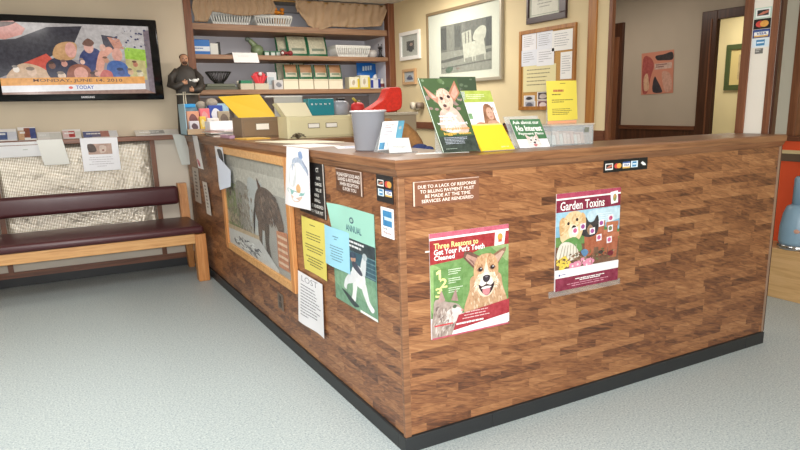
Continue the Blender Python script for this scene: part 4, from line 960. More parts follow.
B().box(RX-.022, yb, za, RX-.001, ya, za+w, m, .003).box(RX-.022, yb, zb-w, RX-.001, ya, zb, m, .003).box(RX-.022, ya-w*.5, za+w, RX-.001, ya, zb-w, m, .003).box(RX-.022, yb, za+w, RX-.001, yb+w*1.6, zb-w, m, .003).build('frame', o)
s = Sheet(**on_side(ya-w*.5, zb-w, yb+w*1.6, za+w, RX-.006), base=(206, 208, 190), thick=.002); s.rect(.05, .05, .95, .95, (150, 160, 140)).rect(.07, .07, .93, .93, (216, 216, 198)); s.lines(.2, .2, .8, .8, 6, (150, 150, 136), 8, .25, True); s.build('document', parent=o)
# cork board and pinned papers
cb = thing('cork_board', 'oak framed cork notice board on the wall over the counter', 'notice board', (RX-.01, 1.74, 1.355))
ya, yb, za, zb, w = 2.063, 1.430, 1.355, 1.945, .028
B().box(RX-.010, yb+w, za+w, RX-.001, ya-w, zb-w, CORK).build('cork', cb)
for q in ((yb, zb-w, ya, zb), (yb, za, ya, za+w)): B().box(RX-.02, q[0], q[1], RX-.001, q[2], q[3], AMBER, .002).build('frame_rail', cb)
for q in ((ya-w, za+w, ya, zb-w), (yb, za+w, yb+w, zb-w)): B().box(RX-.02, q[0], q[1], RX-.001, q[2], q[3], AMBER, .002).build('frame_stile', cb)
def pin(y0_, z1_, y1_, z0_, rgb, label, n, seed, lc=(160, 160, 170), x=RX-.0125, tilt=0.):
    s = Sheet(o=(x, y0_, z1_), r=(0, y1_-y0_, tilt), d=(0, 0, z0_-z1_), base=rgb, thick=.0008); s.lines(.12, .15, .88, .85, n, lc, seed, .25); return s.build('pinned_sheet', label, 'notice', group='papers pinned to the cork board')
pin(2.03, 1.918, 1.86, 1.797, (232, 232, 236), 'white sheet at the top left of the cork board', 6, 1)
pin(1.855, 1.918, 1.675, 1.792, (226, 230, 238), 'pale blue-white sheet at the top middle of the cork board', 6, 2)
pin(1.68, 1.908, 1.455, 1.770, (236, 236, 232), 'white sheet at the top right of the cork board', 6, 3, x=RX-.0140)
pin(2.035, 1.800, 1.85, 1.684, (224, 228, 236), 'bluish sheet on the second row of the cork board, left', 5, 4, x=RX-.0140)
pin(1.85, 1.792, 1.655, 1.676, (232, 234, 238), 'white sheet on the second row of the cork board, middle', 5, 5, x=RX-.0140)
pin(2.012, 1.685, 1.632, 1.490, (226, 216, 166), 'large cream sheet in the middle of the cork board', 5, 6, (150, 140, 104))
pin(1.585, 1.756, 1.455, 1.570, (236, 236, 232), 'narrow white list at the right of the cork board', 8, 7)
def snap(y0_, y1_, z1_, z0_, cols, label):
    s = Sheet(o=(RX-.0125, y0_, z1_), r=(0, y1_-y0_, 0), d=(0, 0, z0_-z1_), base=(232, 230, 228), thick=.0008)
    s.rect(.08, .08, .92, .92, cols[0]).blob([(.2, .7), (.3, .3), (.6, .25), (.8, .6), (.5, .85)], cols[1]); s.build('snapshot', label, 'photo', group='snapshots on the cork board')
snap(2.0, 1.87, 1.465, 1.425, [(206, 206, 210), (48, 46, 52)], 'dark cat snapshot at the lower left of the cork board')
snap(2.0, 1.86, 1.424, 1.368, [(178, 178, 190), (96, 96, 110)], 'grey snapshot at the very bottom left of the cork board')
snap(1.84, 1.70, 1.488, 1.430, [(66, 52, 54), (206, 190, 180)], 'pale animal snapshot with black background at the bottom middle of the cork board')
snap(1.84, 1.70, 1.425, 1.370, [(120, 50, 54), (226, 206, 200)], 'red snapshot at the bottom middle of the cork board')
o = thing('wall_dispenser', 'round cream and grey dispenser on the wall above the chair rail', 'dispenser', (RX, 3.70, 1.36))
B().box(RX-.03, 3.66, 1.37, RX-.001, 3.76, 1.445, mat((206, 196, 172), .4), .008, seg=3).build('back_plate', o)
B().cyl((RX-.07, 3.72, 1.41), (RX-.03, 3.72, 1.41), .036, mat((214, 204, 184), .35)).build('dial', o)
B().cyl((RX-.075, 3.60, 1.41), (RX-.012, 3.60, 1.41), .030, mat((128, 112, 98), .4)).build('grey_dial', o)
# hall things
s = Sheet(o=(HX-.004, 2.69, 1.865), r=(0, -.395, .01), d=(0, -.02, -.40), base=(196, 128, 104), thick=.001)
s.blob([(.05, .15), (.25, .1), (.4, .3), (.3, .6), (.2, .95), (.04, .9)], (176, 70, 62)).blob([(.08, .6), (.2, .5), (.25, .85), (.1, .9)], (214, 160, 120)).blob([(.45, .1), (.7, .08), (.95, .05), (.97, .22), (.7, .22), (.5, .2)], (48, 38, 40)).rect(.42, .28, .95, .42, (206, 166, 146)).lines(.46, .30, .9, .40, 2, (130, 70, 66), 3, .5)
s.blob([(.38, .95), (.38, .7), (.44, .58), (.5, .66), (.62, .84), (.66, .97)], (52, 44, 50)).blob([(.65, .5), (.9, .55), (.95, .9), (.75, .95)], (212, 150, 124))
s.build('hall_poster', 'reddish poster with dark shapes on the hall wall', 'poster')
o = thing('picture_frame', 'green framed picture seen through the far doorway', 'picture frame', (5.58, 2.40, 1.5))
ya, yb, za, zb, w = 2.745, 2.20, 1.50, 1.985, .055; m = mat((72, 84, 50), .5)
B().box(5.575, yb, zb-w, 5.598, ya, zb, m, .003).box(5.575, yb, za, 5.598, ya, za+w, m, .003).box(5.575, ya-w, za+w, 5.598, ya, zb-w, m, .003).box(5.575, yb, za+w, 5.598, yb+w, zb-w, m, .003).build('frame', o)
s = Sheet(o=(5.594, ya-w, zb-w), r=(0, yb-ya+2*w, 0), d=(0, 0, za-zb+2*w), base=(206, 186, 128), thick=.002); s.rect(.22, .15, .78, .85, (190, 160, 110)); s.blob([(.3, .4), (.6, .2), (.8, .5), (.7, .9), (.4, .85)], (176, 120, 76)).blob([(.5, .5), (.65, .4), (.7, .7), (.55, .75)], (60, 48, 44)); s.build('print', parent=o)
# stickers on the pillar: one printed sheet per sticker
PX = 2.4292
def psticker(z1_, z0_, kind, base, label):
    s = Sheet(**on_side(.263, z1_, .160, z0_, PX), base=base, thick=.0008, rough=.3)
    sticker_strip(s, [(kind, .08, .1, .92, .9)]); return s.build('card_sticker', label, 'sticker')
psticker(1.895, 1.838, 'disc', (190, 214, 200), 'topmost payment card sticker on the white pillar, dark band')
psticker(1.836, 1.782, 'mc', (22, 20, 24), 'red and orange circles sticker on the white pillar')
psticker(1.780, 1.735, 'visa', (40, 60, 130), 'white, blue and gold card sticker on the white pillar')
psticker(1.733, 1.684, 'amex', (226, 234, 240), 'blue square card sticker lowest of the four on the white pillar')
s = Sheet(**on_side(.240, 1.678, .192, 1.650, PX), base=(110, 108, 104), thick=.0008); s.lines(.1, .15, .9, .85, 2, (206, 204, 198), 3, .5); s.build('small_label', 'tiny grey label under the card stickers on the pillar', 'sticker')
# orange corner: plinth and pale blue machine
tag(B().box(3.30, -.2, 0, 3.548, .80, .36, wood_mat('tan_plinth', (186, 144, 92), (206, 166, 114), (220, 182, 132), 'y'), .004).build('plinth'), 'tan plinth below the orange partition at the right edge', 'plinth')
o = thing('blue_machine', 'pale blue rounded machine with chrome rim on the tan plinth', 'machine', (3.42, .47, .36))
PB = mat((134, 164, 184), .35); CH = mat((196, 198, 200), .15, .9)
B().lathe((3.42, .455, .36), [(0, 0), (.125, 0), (.130, .010), (.130, .030), (.122, .036), (0, .036)], CH, 36).build('chrome_rim', o)
B().lathe((3.42, .455, .396), [(0, 0), (.118, 0), (.126, .02), (.124, .12), (.110, .21), (.092, .262), (.060, .280), (0, .282)], PB, 36).build('body', o)
B().lathe((3.42, .455, .674), [(0, 0), (.062, 0), (.060, .18), (.050, .195), (0, .197)], PB, 30).build('neck', o)
B().lathe((3.42, .455, .869), [(0, 0), (.024, 0), (.024, .16), (.018, .17), (0, .17)], mat((110, 116, 120), .3, .5), 20).build('post', o)
B().ball((3.306, .41, .50), .02, mat((206, 160, 140), .5), (.3, 1.5, .8), 12).build('peach_badge', o)

# ------------------------------------------------------------------ things standing on the counter
T = 1.2102
def holder(o, x0, x1, y, z1_, lean, name='acrylic_stand'):
    B().prism([(x0-.006, y-.004, T), (x1+.006, y-.004, T), (x1+.006, y-.004+lean, z1_), (x0-.006, y-.004+lean, z1_)], (0, -.0025, .0004), CLEAR).build(name, o)
    B().box(x0-.006, y-.04, T, x1+.006, y+.06, T+.003, CLEAR).build('acrylic_foot', o)
# dog brochure: left tall board
o = thing('dog_board', 'tall printed board of a chihuahua with green foliage standing on the counter', 'display board', (.33, .12, T))
yb_, ln = .115, .055
s = Sheet(o=(.188, yb_+ln, 1.512), r=(.182, 0, 0), d=(.080, -ln, -(1.512-T-.006)), base=(74, 96, 62), thick=.004, rough=.25)
for k in range(26): s.ell(R.uniform(.05, .95), R.uniform(.03, .42), R.uniform(.03, .08), R.uniform(.015, .04), R.choice([(96, 126, 74), (56, 78, 50), (120, 146, 104), (80, 92, 78), (160, 130, 120)]))
s.rect(0, 0, .02, 1, (206, 222, 206)); s.rect(.02, .78, 1, .995, (54, 66, 58))
s.blob([(.2, .7), (.24, .5), (.34, .42), (.55, .38), (.72, .42), (.82, .56), (.84, .74)], (226, 190, 172)); s.blob([(.3, .72), (.36, .52), (.5, .46), (.62, .5), (.68, .7)], (244, 226, 216))
s.blob([(.30, .30), (.34, .20), (.46, .14), (.60, .15), (.70, .22), (.70, .33), (.60, .42), (.46, .44), (.34, .40)], (238, 196, 170))
s.poly([(.34, .26), (.06, .10), (.12, .24), (.30, .34)], (206, 138, 110)); s.poly([(.32, .27), (.12, .15), (.2, .26)], (240, 180, 160))
s.poly([(.66, .20), (.92, .03), (.96, .2), (.74, .32)], (196, 124, 92)); s.poly([(.70, .22), (.90, .08), (.92, .2), (.76, .28)], (236, 164, 140))
s.fur(.5, .25, .17, .1, 80, [(242, 206, 184), (222, 170, 142), (248, 220, 202), (206, 150, 120)], .06, 5, -1.4, .6); s.fur(.52, .58, .26, .1, 90, [(246, 230, 220), (222, 186, 166), (236, 208, 194)], .08, 6, 1.5, .6)
s.ell(.42, .27, .045, .022, (60, 36, 34)); s.ell(.62, .25, .045, .022, (60, 36, 34)); s.ell(.45, .37, .05, .022, (96, 62, 60)); s.blob([(.36, .38), (.46, .41), (.58, .38), (.5, .44)], (196, 150, 136))
s.lines(.20, .50, .80, .58, 2, (240, 232, 236), 3, .5); s.text('with a big heart', .10, .585, .9, .64, (246, 246, 244), .02)
s.text('compassion', .13, .66, .9, .71, (226, 150, 70), .02); s.text('bigger vision', .18, .73, .9, .775, (236, 190, 90), .02)
s.lines(.14, .80, .8, .9, 5, (180, 190, 206), 6, .4); s.lines(.1, .95, .7, .965, 1, (160, 180, 160), 7, .5)
s.build('printed_board', parent=o); B().prism([(.280, .19, T), (.470, .19, T), (.41, .165, 1.46), (.26, .165, 1.46)], (0, .003, 0), CLEAR).build('easel_back', o)
# second green board behind
o = thing('green_board', 'dark green foliage board standing behind the yellow leaflet holder', 'display board', (.45, .20, T))
s = Sheet(o=(.335, .242, 1.522), r=(.180, 0, 0), d=(.02, -.03, -(1.516-T-.002)), base=(62, 78, 56), thick=.003)
for k in range(22): s.ell(R.uniform(.1, .95), R.uniform(.02, .3), R.uniform(.03, .08), R.uniform(.01, .03), R.choice([(92, 112, 80), (48, 62, 46), (120, 132, 110), (76, 86, 70)]))
s.build('printed_board', parent=o)
# yellow leaflet holder
o = thing('yellow_leaflet_stand', 'yellow leaflets of a woman in an acrylic stand on the counter', 'leaflet stand', (.55, .14, T))
s = Sheet(o=(.398, .180, 1.462), r=(.150, 0, 0), d=(.040, -.03, -.155), base=(240, 240, 238), thick=.004)
s.rect(0, 0, 1, .31, (178, 196, 62)); s.lines(.12, .1, .9, .24, 3, (232, 240, 190), 4, .4)
s.blob([(.5, .98), (.52, .6), (.6, .4), (.74, .36), (.86, .46), (.9, .8), (.98, .98)], (160, 100, 62)); s.fur(.74, .62, .2, .3, 50, [(150, 92, 56), (186, 124, 80), (128, 78, 50)], .12, 12, 1.5); s.ell(.74, .62, .12, .17, (226, 170, 140)); s.rect(.68, .58, .71, .60, (90, 60, 50)); s.rect(.77, .58, .80, .60, (90, 60, 50)); s.rect(.70, .70, .78, .72, (186, 90, 86)); s.blob([(.56, .99), (.62, .82), (.9, .82), (1, .99)], (214, 160, 130)); s.blob([(.12, .92), (.3, .84), (.56, .9), (.56, 1.0), (.15, 1)], (196, 130, 100)); s.rect(0, .6, .12, .75, (120, 170, 110))
s.build('leaflet', parent=o)
s = Sheet(o=(.412, .150, 1.322), r=(.172, 0, 0), d=(.050, -.03, -.111), base=(240, 202, 44), thick=.010); s.rect(0, 0, 1, .05, (246, 222, 120)); s.text('join us', .62, .84, .86, .92, (250, 240, 190), .01); s.build('pocket', parent=o)
B().prism([(.466, .185, T), (.632, .185, T), (.570, .212, 1.46), (.404, .212, 1.46)], (0, .003, 0), CLEAR).box(.47, .11, T, .63, .20, T+.004, CLEAR).build('acrylic_back', o)
# no interest sign
o = thing('counter_card', 'green and white No Interest card with a white terrier in an acrylic stand', 'sign', (.76, .15, T))
s = Sheet(o=(.650, .178, 1.338), r=(.172, 0, -.003), d=(.040, -.03, -(1.338-T-.003)), base=(244, 242, 242), thick=.003, rough=.25)
s.rect(0, 0, 1, .70, (66, 126, 76))
s.text('Ask about our', .06, .05, .92, .17, W, .02); s.text('No Interest', .10, .22, .94, .42, W, .03); s.text('Payment Plans', .12, .46, .94, .57, W, .02)
s.blob([(.32, .98), (.32, .76), (.4, .66), (.54, .64), (.66, .68), (.72, .8), (.70, .98)], (240, 230, 224)); s.poly([(.34, .74), (.30, .52), (.46, .66)], (236, 206, 196)); s.poly([(.58, .66), (.69, .50), (.72, .74)], (236, 206, 196))
s.fur(.53, .80, .2, .17, 110, [(232, 214, 202), (248, 242, 238), (220, 196, 182), (240, 230, 224)], .09, 9)
s.ell(.44, .74, .03, .028, (50, 44, 44)); s.ell(.60, .73, .03, .028, (50, 44, 44)); s.ell(.53, .83, .04, .035, (66, 56, 60)); s.blob([(.46, .9), (.53, .88), (.6, .9), (.53, .97)], (214, 120, 120))
s.build('card', parent=o)
B().prism([(.685, .182, T), (.872, .182, T), (.832, .204, 1.35), (.640, .204, 1.35)], (0, .0025, 0), CLEAR).box(.68, .13, T, .87, .21, T+.003, CLEAR).build('acrylic_stand', o)
o = thing('binder_clip', 'small black clip lying between yellow leaflets and No Interest card', 'clip', (.655, .19, T)); B().prism([(.637, .20, T), (.685, .20, T), (.680, .20, T+.042), (.655, .20, T+.030)], (0, .03, 0), BLACKP).build('jaw', o)
for z in (.074, .100): B().tube([(.645, .215, T+.035), (.640, .212, T+z), (.650, .208, T+z+.012)], .005, BLACKP, 8).build('handle', o)
# acrylic donation box and yellow sign
o = thing('acrylic_box', 'clear acrylic box with slips inside standing on the counter', 'box', (1.0, .24, T))
x0, x1, ya, yb, zz = .880, 1.138, .16, .31, T+.092; t = .004
B().box(x0, ya, T, x1, ya+t, zz, CLEAR).box(x0, yb-t, T, x1, yb, zz, CLEAR).box(x0, ya, T, x0+t, yb, zz, CLEAR).box(x1-t, ya, T, x1, yb, zz, CLEAR).box(x0, ya, T, x1, yb, T+t, CLEAR).build('body', o)
B().box(x0-.004, ya-.004, zz, x1+.004, yb+.004, zz+.006, clear_mat('acrylic_lid', (226, 214, 196), .45, .1)).build('lid', o)
B().box(x1-.06, ya-.002, zz-.035, x1-.03, ya+.001, zz-.012, mat((176, 186, 190), .2, .8)).build('lock', o)
for k in range(9):
    xx = x0+.03+k*.022; h = R.uniform(.045, .075)
    tag(B().prism([(xx, ya+.02, T+.005), (xx+.018, ya+.02, T+.005), (xx+.016, ya+.03, T+h), (xx-.002, ya+.03, T+h)], (0, .09, 0), mat(R.choice([(236, 206, 190), (232, 226, 214), (226, 180, 160), (240, 236, 230)]), .6)).build('paper_slip'), 'folded paper slip inside the clear acrylic box', 'slip', 'paper slips inside the acrylic box')
o = thing('yellow_sign', 'yellow printed sheet standing up behind the acrylic box', 'sign', (1.03, .32, T))
s = Sheet(o=(.985, .330, 1.508), r=(.190, 0, .002), d=(.016, 0, -.188), base=(226, 208, 84), thick=.001, bend=lambda u, v: .006*math.sin(u*3), n=(6, 6))
s.rect(.42, .06, .6, .075, (140, 120, 40)); s.lines(.2, .22, .8, .29, 1, (190, 90, 50), 11, .8); s.lines(.15, .33, .85, .37, 1, (110, 96, 40), 1, .6); s.lines(.14, .47, .86, .57, 2, (110, 96, 40), 2, .4); s.lines(.14, .70, .9, .88, 4, (110, 96, 40), 3, .35)
s.build('sheet', parent=o)
B().box(1.0, .334, T, 1.185, .340, 1.46, CLEAR).build('backing', o); B().box(1.002, .326, 1.292, 1.182, .333, 1.319, mat((240, 170, 130), .5)).build('peach_strip', o); B().box(1.0, .316, T, 1.185, .345, T+.004, CLEAR).build('foot', o)
# bin, pamphlet holder and papers at the corner
o = thing('plastic_bin', 'translucent grey plastic bin standing at the counter corner', 'bin', (.165, .60, T))
c = (.167, .60, T)
B().lathe(c, [(0, 0), (.062, 0), (.066, .006), (.078, .172), (.083, .174), (.083, .180), (.077, .180), (.075, .172), (.063, .010), (0, .006)], FROST, 44).build('body', o)
B().tube([(c[0]+.081*math.cos(2*PI*k/40), c[1]+.081*math.sin(2*PI*k/40), T+.177) for k in range(41)], .0042, mat((206, 208, 214), .25), 8).build('rolled_rim', o)
o = thing('pamphlet_holder', 'white and blue pamphlets tilted in a holder at the counter corner', 'pamphlet holder', (.17, .40, T))
s = Sheet(o=(.170, .46, 1.338), r=(.105, 0, .001), d=(-.052, -.045, -.120), base=(238, 242, 246), thick=.012)
s.rect(.70, 0, 1, 1, (92, 178, 214)); s.rect(.0, .74, .24, .98, (80, 160, 210)); s.lines(.12, .12, .62, .3, 2, (190, 150, 150), 3, .4); s.lines(.12, .36, .6, .52, 2, (170, 150, 170), 4, .4); s.ell(.84, .25, .07, .06, (180, 190, 190))
s.build('pamphlet', parent=o)
s = Sheet(o=(.158, .40, 1.268), r=(.108, 0, -.002), d=(-.035, -.09, -.054), base=(240, 240, 238), thick=.004); s.lines(.2, .6, .85, .8, 2, (190, 192, 196), 5, .4); s.build('front_leaflet', parent=o)
B().box(.135, .300, T, .255, .47, T+.004, CLEAR).prism([(.13, .475, T), (.225, .475, T), (.268, .475, 1.33), (.178, .475, 1.33)], (0, .003, 0), CLEAR).build('holder', o)
tag(B().prism([(.19, .205, T), (.41, .135, T), (.43, .165, T), (.30, .195, T+.004), (.22, .24, T)], (0, 0, .0015), mat((244, 240, 236), .5)).build('paper_strip'), 'white paper strip lying on the counter by the chihuahua board', 'paper')
tag(B().box(.015, 1.05, T, .20, 1.36, T+.0025, mat((244, 240, 238), .5), rot=Matrix.Rotation(.1, 4, 'Z')).build('white_paper'), 'white paper lying on the counter left of the plastic bin', 'paper')
o = thing('newspaper', 'open cream paper lying flat before the file cabinets', 'paper', (.15, 1.65, T))
s = Sheet(o=(.01, 1.93, T+.004), r=(.26, -.10, 0), d=(.10, -.46, 0), base=(236, 228, 200), thick=-.003); s.build('sheet', parent=o)
tag(B().box(.13, .80, T, .26, 1.0, T+.002, mat((236, 232, 240), .5), rot=Matrix.Rotation(-.3, 4, 'Z')).box(.17, .86, T+.002, .22, .93, T+.0025, mat((150, 170, 214), .5), rot=Matrix.Rotation(-.3, 4, 'Z')).build('lilac_paper'), 'lilac tinted slip lying on the counter just left of the bin', 'paper')
# card file cabinets
def card_file(x0, x1, y0, y1, h, m, labels, label, seam=None):
    o = thing('card_file', label, 'file cabinet', ((x0+x1)/2, (y0+y1)/2, T))
    B().box(x0, y0, T, x1, y1, T+h, m, .004).build('case', o)
    edges = [x0+.012] + ([seam-.004, seam+.004] if seam else []) + [x1-.012]
    for a, b_ in zip(edges[::2], edges[1::2]):
        d = B().box(a, y0-.006, T+.012, b_, y0+.001, T+h-.022, m, .003).build('drawer', o)
    for (a, b_, z0_, z1_) in labels:
        p = B().box(a-.004, y0-.010, z0_-.004, b_+.004, y0-.005, z1_+.004, mat((130, 120, 100), .35, .5), .001).build('label_holder', o)
        B().box(a, y0-.0112, z0_, b_, y0-.0095, z1_, mat((238, 236, 228), .5)).build('label_card', p)
    return o
card_file(.280, .885, 2.10, 2.30, .146, CREAMMETAL, [(.425, .500, 1.280, 1.305), (.552, .628, 1.280, 1.305)], 'cream metal card file cabinet with two label holders on the counter')
card_file(.085, .400, 2.50, 2.75, .142, BROWNMETAL, [(.185, .275, 1.268, 1.308)], 'brown metal card file cabinet with one label beside the cream one')
o = thing('claw_clip', 'grey spiky metal clip leaning against the cream file cabinet', 'clip', (.33, 2.05, T))
for k in range(7):
    a = PI*(k+.5)/7; B().tube([(.335, 2.06, T+.004), (.335+.030*math.cos(a), 2.055, T+.018+.022*math.sin(a)), (.335+.052*math.cos(a), 2.045, T+.004+.052*math.sin(a)*.6)], .004, mat((120, 112, 92), .4, .4), 6).build('tooth', o)
CT = T+.1465; BT = T+.1425
tag(B().prism([(.085, 2.56, BT), (.355, 2.56, BT), (.275, 2.66, BT+.160), (-.02, 2.66, BT+.148)], (0, .012, 0), mat((222, 182, 40), .5)).build('yellow_folder'), 'mustard yellow folder leaning on the brown file cabinet', 'folder')
o = thing('paper_tray', 'grey tray edge rising behind the cream papers', 'tray', (.36, 2.40, CT))
B().box(.26, 2.275, CT, .46, 2.29, CT+.128, mat((170, 168, 164), .4), .002).build('back', o); B().box(.20, 2.272, CT+.128, .46, 2.292, CT+.136, mat((214, 212, 206), .4)).build('lip', o)
o = thing('paper_stack', 'slanted stack of cream papers on top of the cream file cabinet', 'papers', (.38, 2.25, CT))
for k in range(5): B().prism([(.285, 2.13+k*.020, CT), (.470, 2.13+k*.020, CT), (.435, 2.155+k*.020, CT+.088-.001*k), (.235, 2.155+k*.020, CT+.088-.001*k)], (0, .017, 0), mat((226-k*2, 218, 186-k*3), .6)).build('paper_bundle', o)
o = thing('teal_box', 'teal box with a row of five white letters on the cream cabinet', 'box', (.535, 2.2, CT))
B().box(.455, 2.15, CT, .640, 2.25, CT+.112, mat((22, 126, 138), .4), .003).build('carton', o)
s = Sheet(o=(.475, 2.149, CT+.082), r=(.140, 0, 0), d=(0, 0, -.012), base=(22, 126, 138), thick=.0005); s.text('B   U   N   N   Y', 0, 0, 1, 1, (236, 240, 240), .02); s.build('lettering', parent=o)
o = thing('glass_jar', 'cloudy clear jar with a black knob beside the teal box', 'jar', (.69, 2.28, CT))
B().lathe((.705, 2.20, CT), [(0, 0), (.05, 0), (.062, .012), (.066, .06), (.056, .088), (.035, .098), (.033, .094), (.052, .084), (.060, .05), (.055, .014), (0, .008)], FROST, 28).build('body', o)
B().box(.683, 2.18, CT+.099, .740, 2.22, CT+.114, BLACKP, .006, seg=3).build('knob', o)
# things on the inner desk
DZ = 1.0902
o = thing('storage_box', 'grey box behind the bin with red cloth boot on top', 'box', (.86, 1.70, DZ))
B().box(.66, 1.60, DZ, .98, 1.82, 1.352, mat((150, 136, 112), .5), .004).build('case', o); B().box(.65, 1.59, 1.352, .99, 1.83, 1.368, mat((176, 166, 146), .5), .003).build('lid', o)
bz = 1.369
o = thing('red_boot', 'bright red padded boot shape lying on the grey box', 'boot', (.78, 1.66, bz))
RED = cloth_mat('red_felt', (224, 48, 30), .7)
prof = [(.650, bz+.004), (.655, bz+.022), (.705, bz+.050), (.755, bz+.082), (.780, bz+.120), (.796, bz+.150), (.840, bz+.156), (.884, bz+.150), (.890, bz+.08), (.884, bz+.030), (.860, bz+.012), (.80, bz+.002), (.70, bz+.001)]
pts = smooth_loop(prof, 4)
cx_ = sum(p[0] for p in pts)/len(pts); cz_ = sum(p[1] for p in pts)/len(pts)
loops = []
for yy, k in ((1.605, .86), (1.612, .95), (1.63, 1.0), (1.69, 1.0), (1.708, .95), (1.715, .86)): loops.append([(cx_+(x-cx_)*k, yy, max(bz+.0005, cz_+(z-cz_)*k)) for x, z in pts])
B().loft(loops, RED, smooth=True).build('padded_shell', o)
o = thing('tomato_cushion', 'round red cushion with green and yellow top behind the bin', 'cushion', (.70, 2.22, CT))
# stands on the cream cabinet's right end
B().lathe((.83, 2.18, CT), [(0, 0), (.026, .0), (.046, .02), (.050, .045), (.044, .070), (.022, .084), (0, .080)], mat((200, 42, 42), .55), 24).build('ball', o)
B().tube([(.825, 2.18, CT+.082), (.807, 2.17, CT+.098), (.790, 2.165, CT+.110)], .009, mat((176, 160, 60), .6), 8).tube([(.83, 2.18, CT+.080), (.85, 2.17, CT+.090)], .008, mat((84, 110, 60), .6), 8).build('stalk', o)
o = thing('plush_leg', 'tan brown rounded plush with a blue foot behind the counter', 'plush', (.68, 1.15, DZ))
TAN = cloth_mat('tan_plush', (160, 114, 66), .9)
B().tube([(.54, 1.20, 1.275), (.60, 1.19, 1.285), (.655, 1.17, 1.265), (.69, 1.14, 1.225), (.695, 1.10, 1.20), (.685, 1.06, 1.185), (.68, 1.05, 1.18)], .05, TAN, 16, [.03, .045, .050, .046, .038, .032, .03]).build('limb', o)
B().lathe((.58, 1.25, DZ), [(0, 0), (.10, 0), (.115, .05), (.105, .15), (.08, .21), (.03, .25), (0, .252)], TAN, 24).build('body', o)
B().ball((.68, 1.03, 1.178), .038, cloth_mat('blue_felt', (52, 66, 120), .8), (1.2, 1.1, .6), 18).ball((.715, 1.0, 1.170), .026, cloth_mat('blue_felt_toe', (52, 66, 120), .8), (1.3, 1.1, .7), 14).build('blue_foot', o)

# ------------------------------------------------------------------ far end of the counter
st = thing('monk_statue', 'painted statue of a bearded monk in a dark robe at the counter end', 'statue', (.035, 4.03, T))
ROBE = cloth_mat('dark_robe', (58, 52, 46), .6); SKIN = mat((186, 138, 108), .5)
sx, sy = .035, 4.03
B().lathe((sx, sy, T), [(0, 0), (.108, 0), (.110, .02), (.100, .18), (.094, .32), (.096, .40), (.104, .48), (.094, .53), (.066, .56), (.036, .58), (.026, .60), (0, .60)], ROBE, 32, 1.0, .56).build('robe', st)
for sg, pts in ((-1, [(-.065, 0, .540), (-.120, -.02, .48), (-.138, -.03, .42), (-.10, -.075, .40), (-.04, -.095, .435)]), (1, [(.065, 0, .540), (.118, -.02, .47), (.120, -.045, .41), (.08, -.085, .375), (.03, -.10, .375)])):
    B().tube([(sx+x, sy+y, T+z) for x, y, z in pts], .03, ROBE, 14, [.030, .034, .034, .032, .024]).build('sleeve', st)
    x, y, z = pts[-1]
    h = B().ball((sx+x, sy+y-.008, T+z), .022, SKIN, (1.1, .7, .8), 12)
    for f in range(4): h.tube([(sx+x+sg*-.008, sy+y-.012, T+z+.012-f*.008), (sx+x-sg*.030, sy+y-.018, T+z+.016-f*.008)], .0042, SKIN, 6)
    h.tube([(sx+x, sy+y-.012, T+z+.012), (sx+x-sg*.012, sy+y-.02, T+z+.028)], .0048, SKIN, 6).build('hand', st)
B().lathe((sx, sy-.006, T+.585), [(0, 0), (.022, .0), (.024, .012), (.034, .028), (.038, .05), (.034, .075), (.02, .088), (0, .091)], SKIN, 22, .92, 1.0).build('head', st)
hd = B(); HR = mat((74, 48, 34), .8)
hd.ball((sx, sy+.006, T+.652), .040, HR, (.96, .95, .72), 16)
hd.ball((sx, sy-.030, T+.606), .022, HR, (1.0, .6, .8), 12).build('hair_and_beard', st)
fc = B()
for sg in (-1, 1): fc.ball((sx+sg*.013, sy-.040, T+.640), .005, mat((40, 28, 24), .4), seg=8)
fc.ball((sx, sy-.046, T+.628), .007, SKIN, (.8, 1, 1.3), 8).build('face_features', st)
B().tube([(sx-.03, sy-.062, T+.36), (sx-.032, sy-.068, T+.22), (sx-.035, sy-.066, T+.06)], .005, mat((216, 206, 186), .6), 8).tube([(sx-.045, sy-.062, T+.36), (sx-.05, sy-.064, T+.24), (sx-.052, sy-.062, T+.12)], .005, mat((216, 206, 186), .6), 8).tube([(sx+.098*math.cos(2*PI*k/24), sy+.055*math.sin(2*PI*k/24), T+.34) for k in range(25)], .006, mat((216, 206, 186), .6), 8).build('rope_belt', st)
B().ball((sx+.055, sy-.105, T+.452), .022, mat((232, 232, 228), .5), (1.2, .8, .7), 12).ball((sx+.080, sy-.11, T+.462), .010, mat((232, 232, 228), .5), seg=8).prism([(sx+.03, sy-.103, T+.452), (sx+.005, sy-.10, T+.468), (sx+.012, sy-.10, T+.448)], (0, -.008, 0), mat((226, 226, 222), .5)).build('white_dove', st)
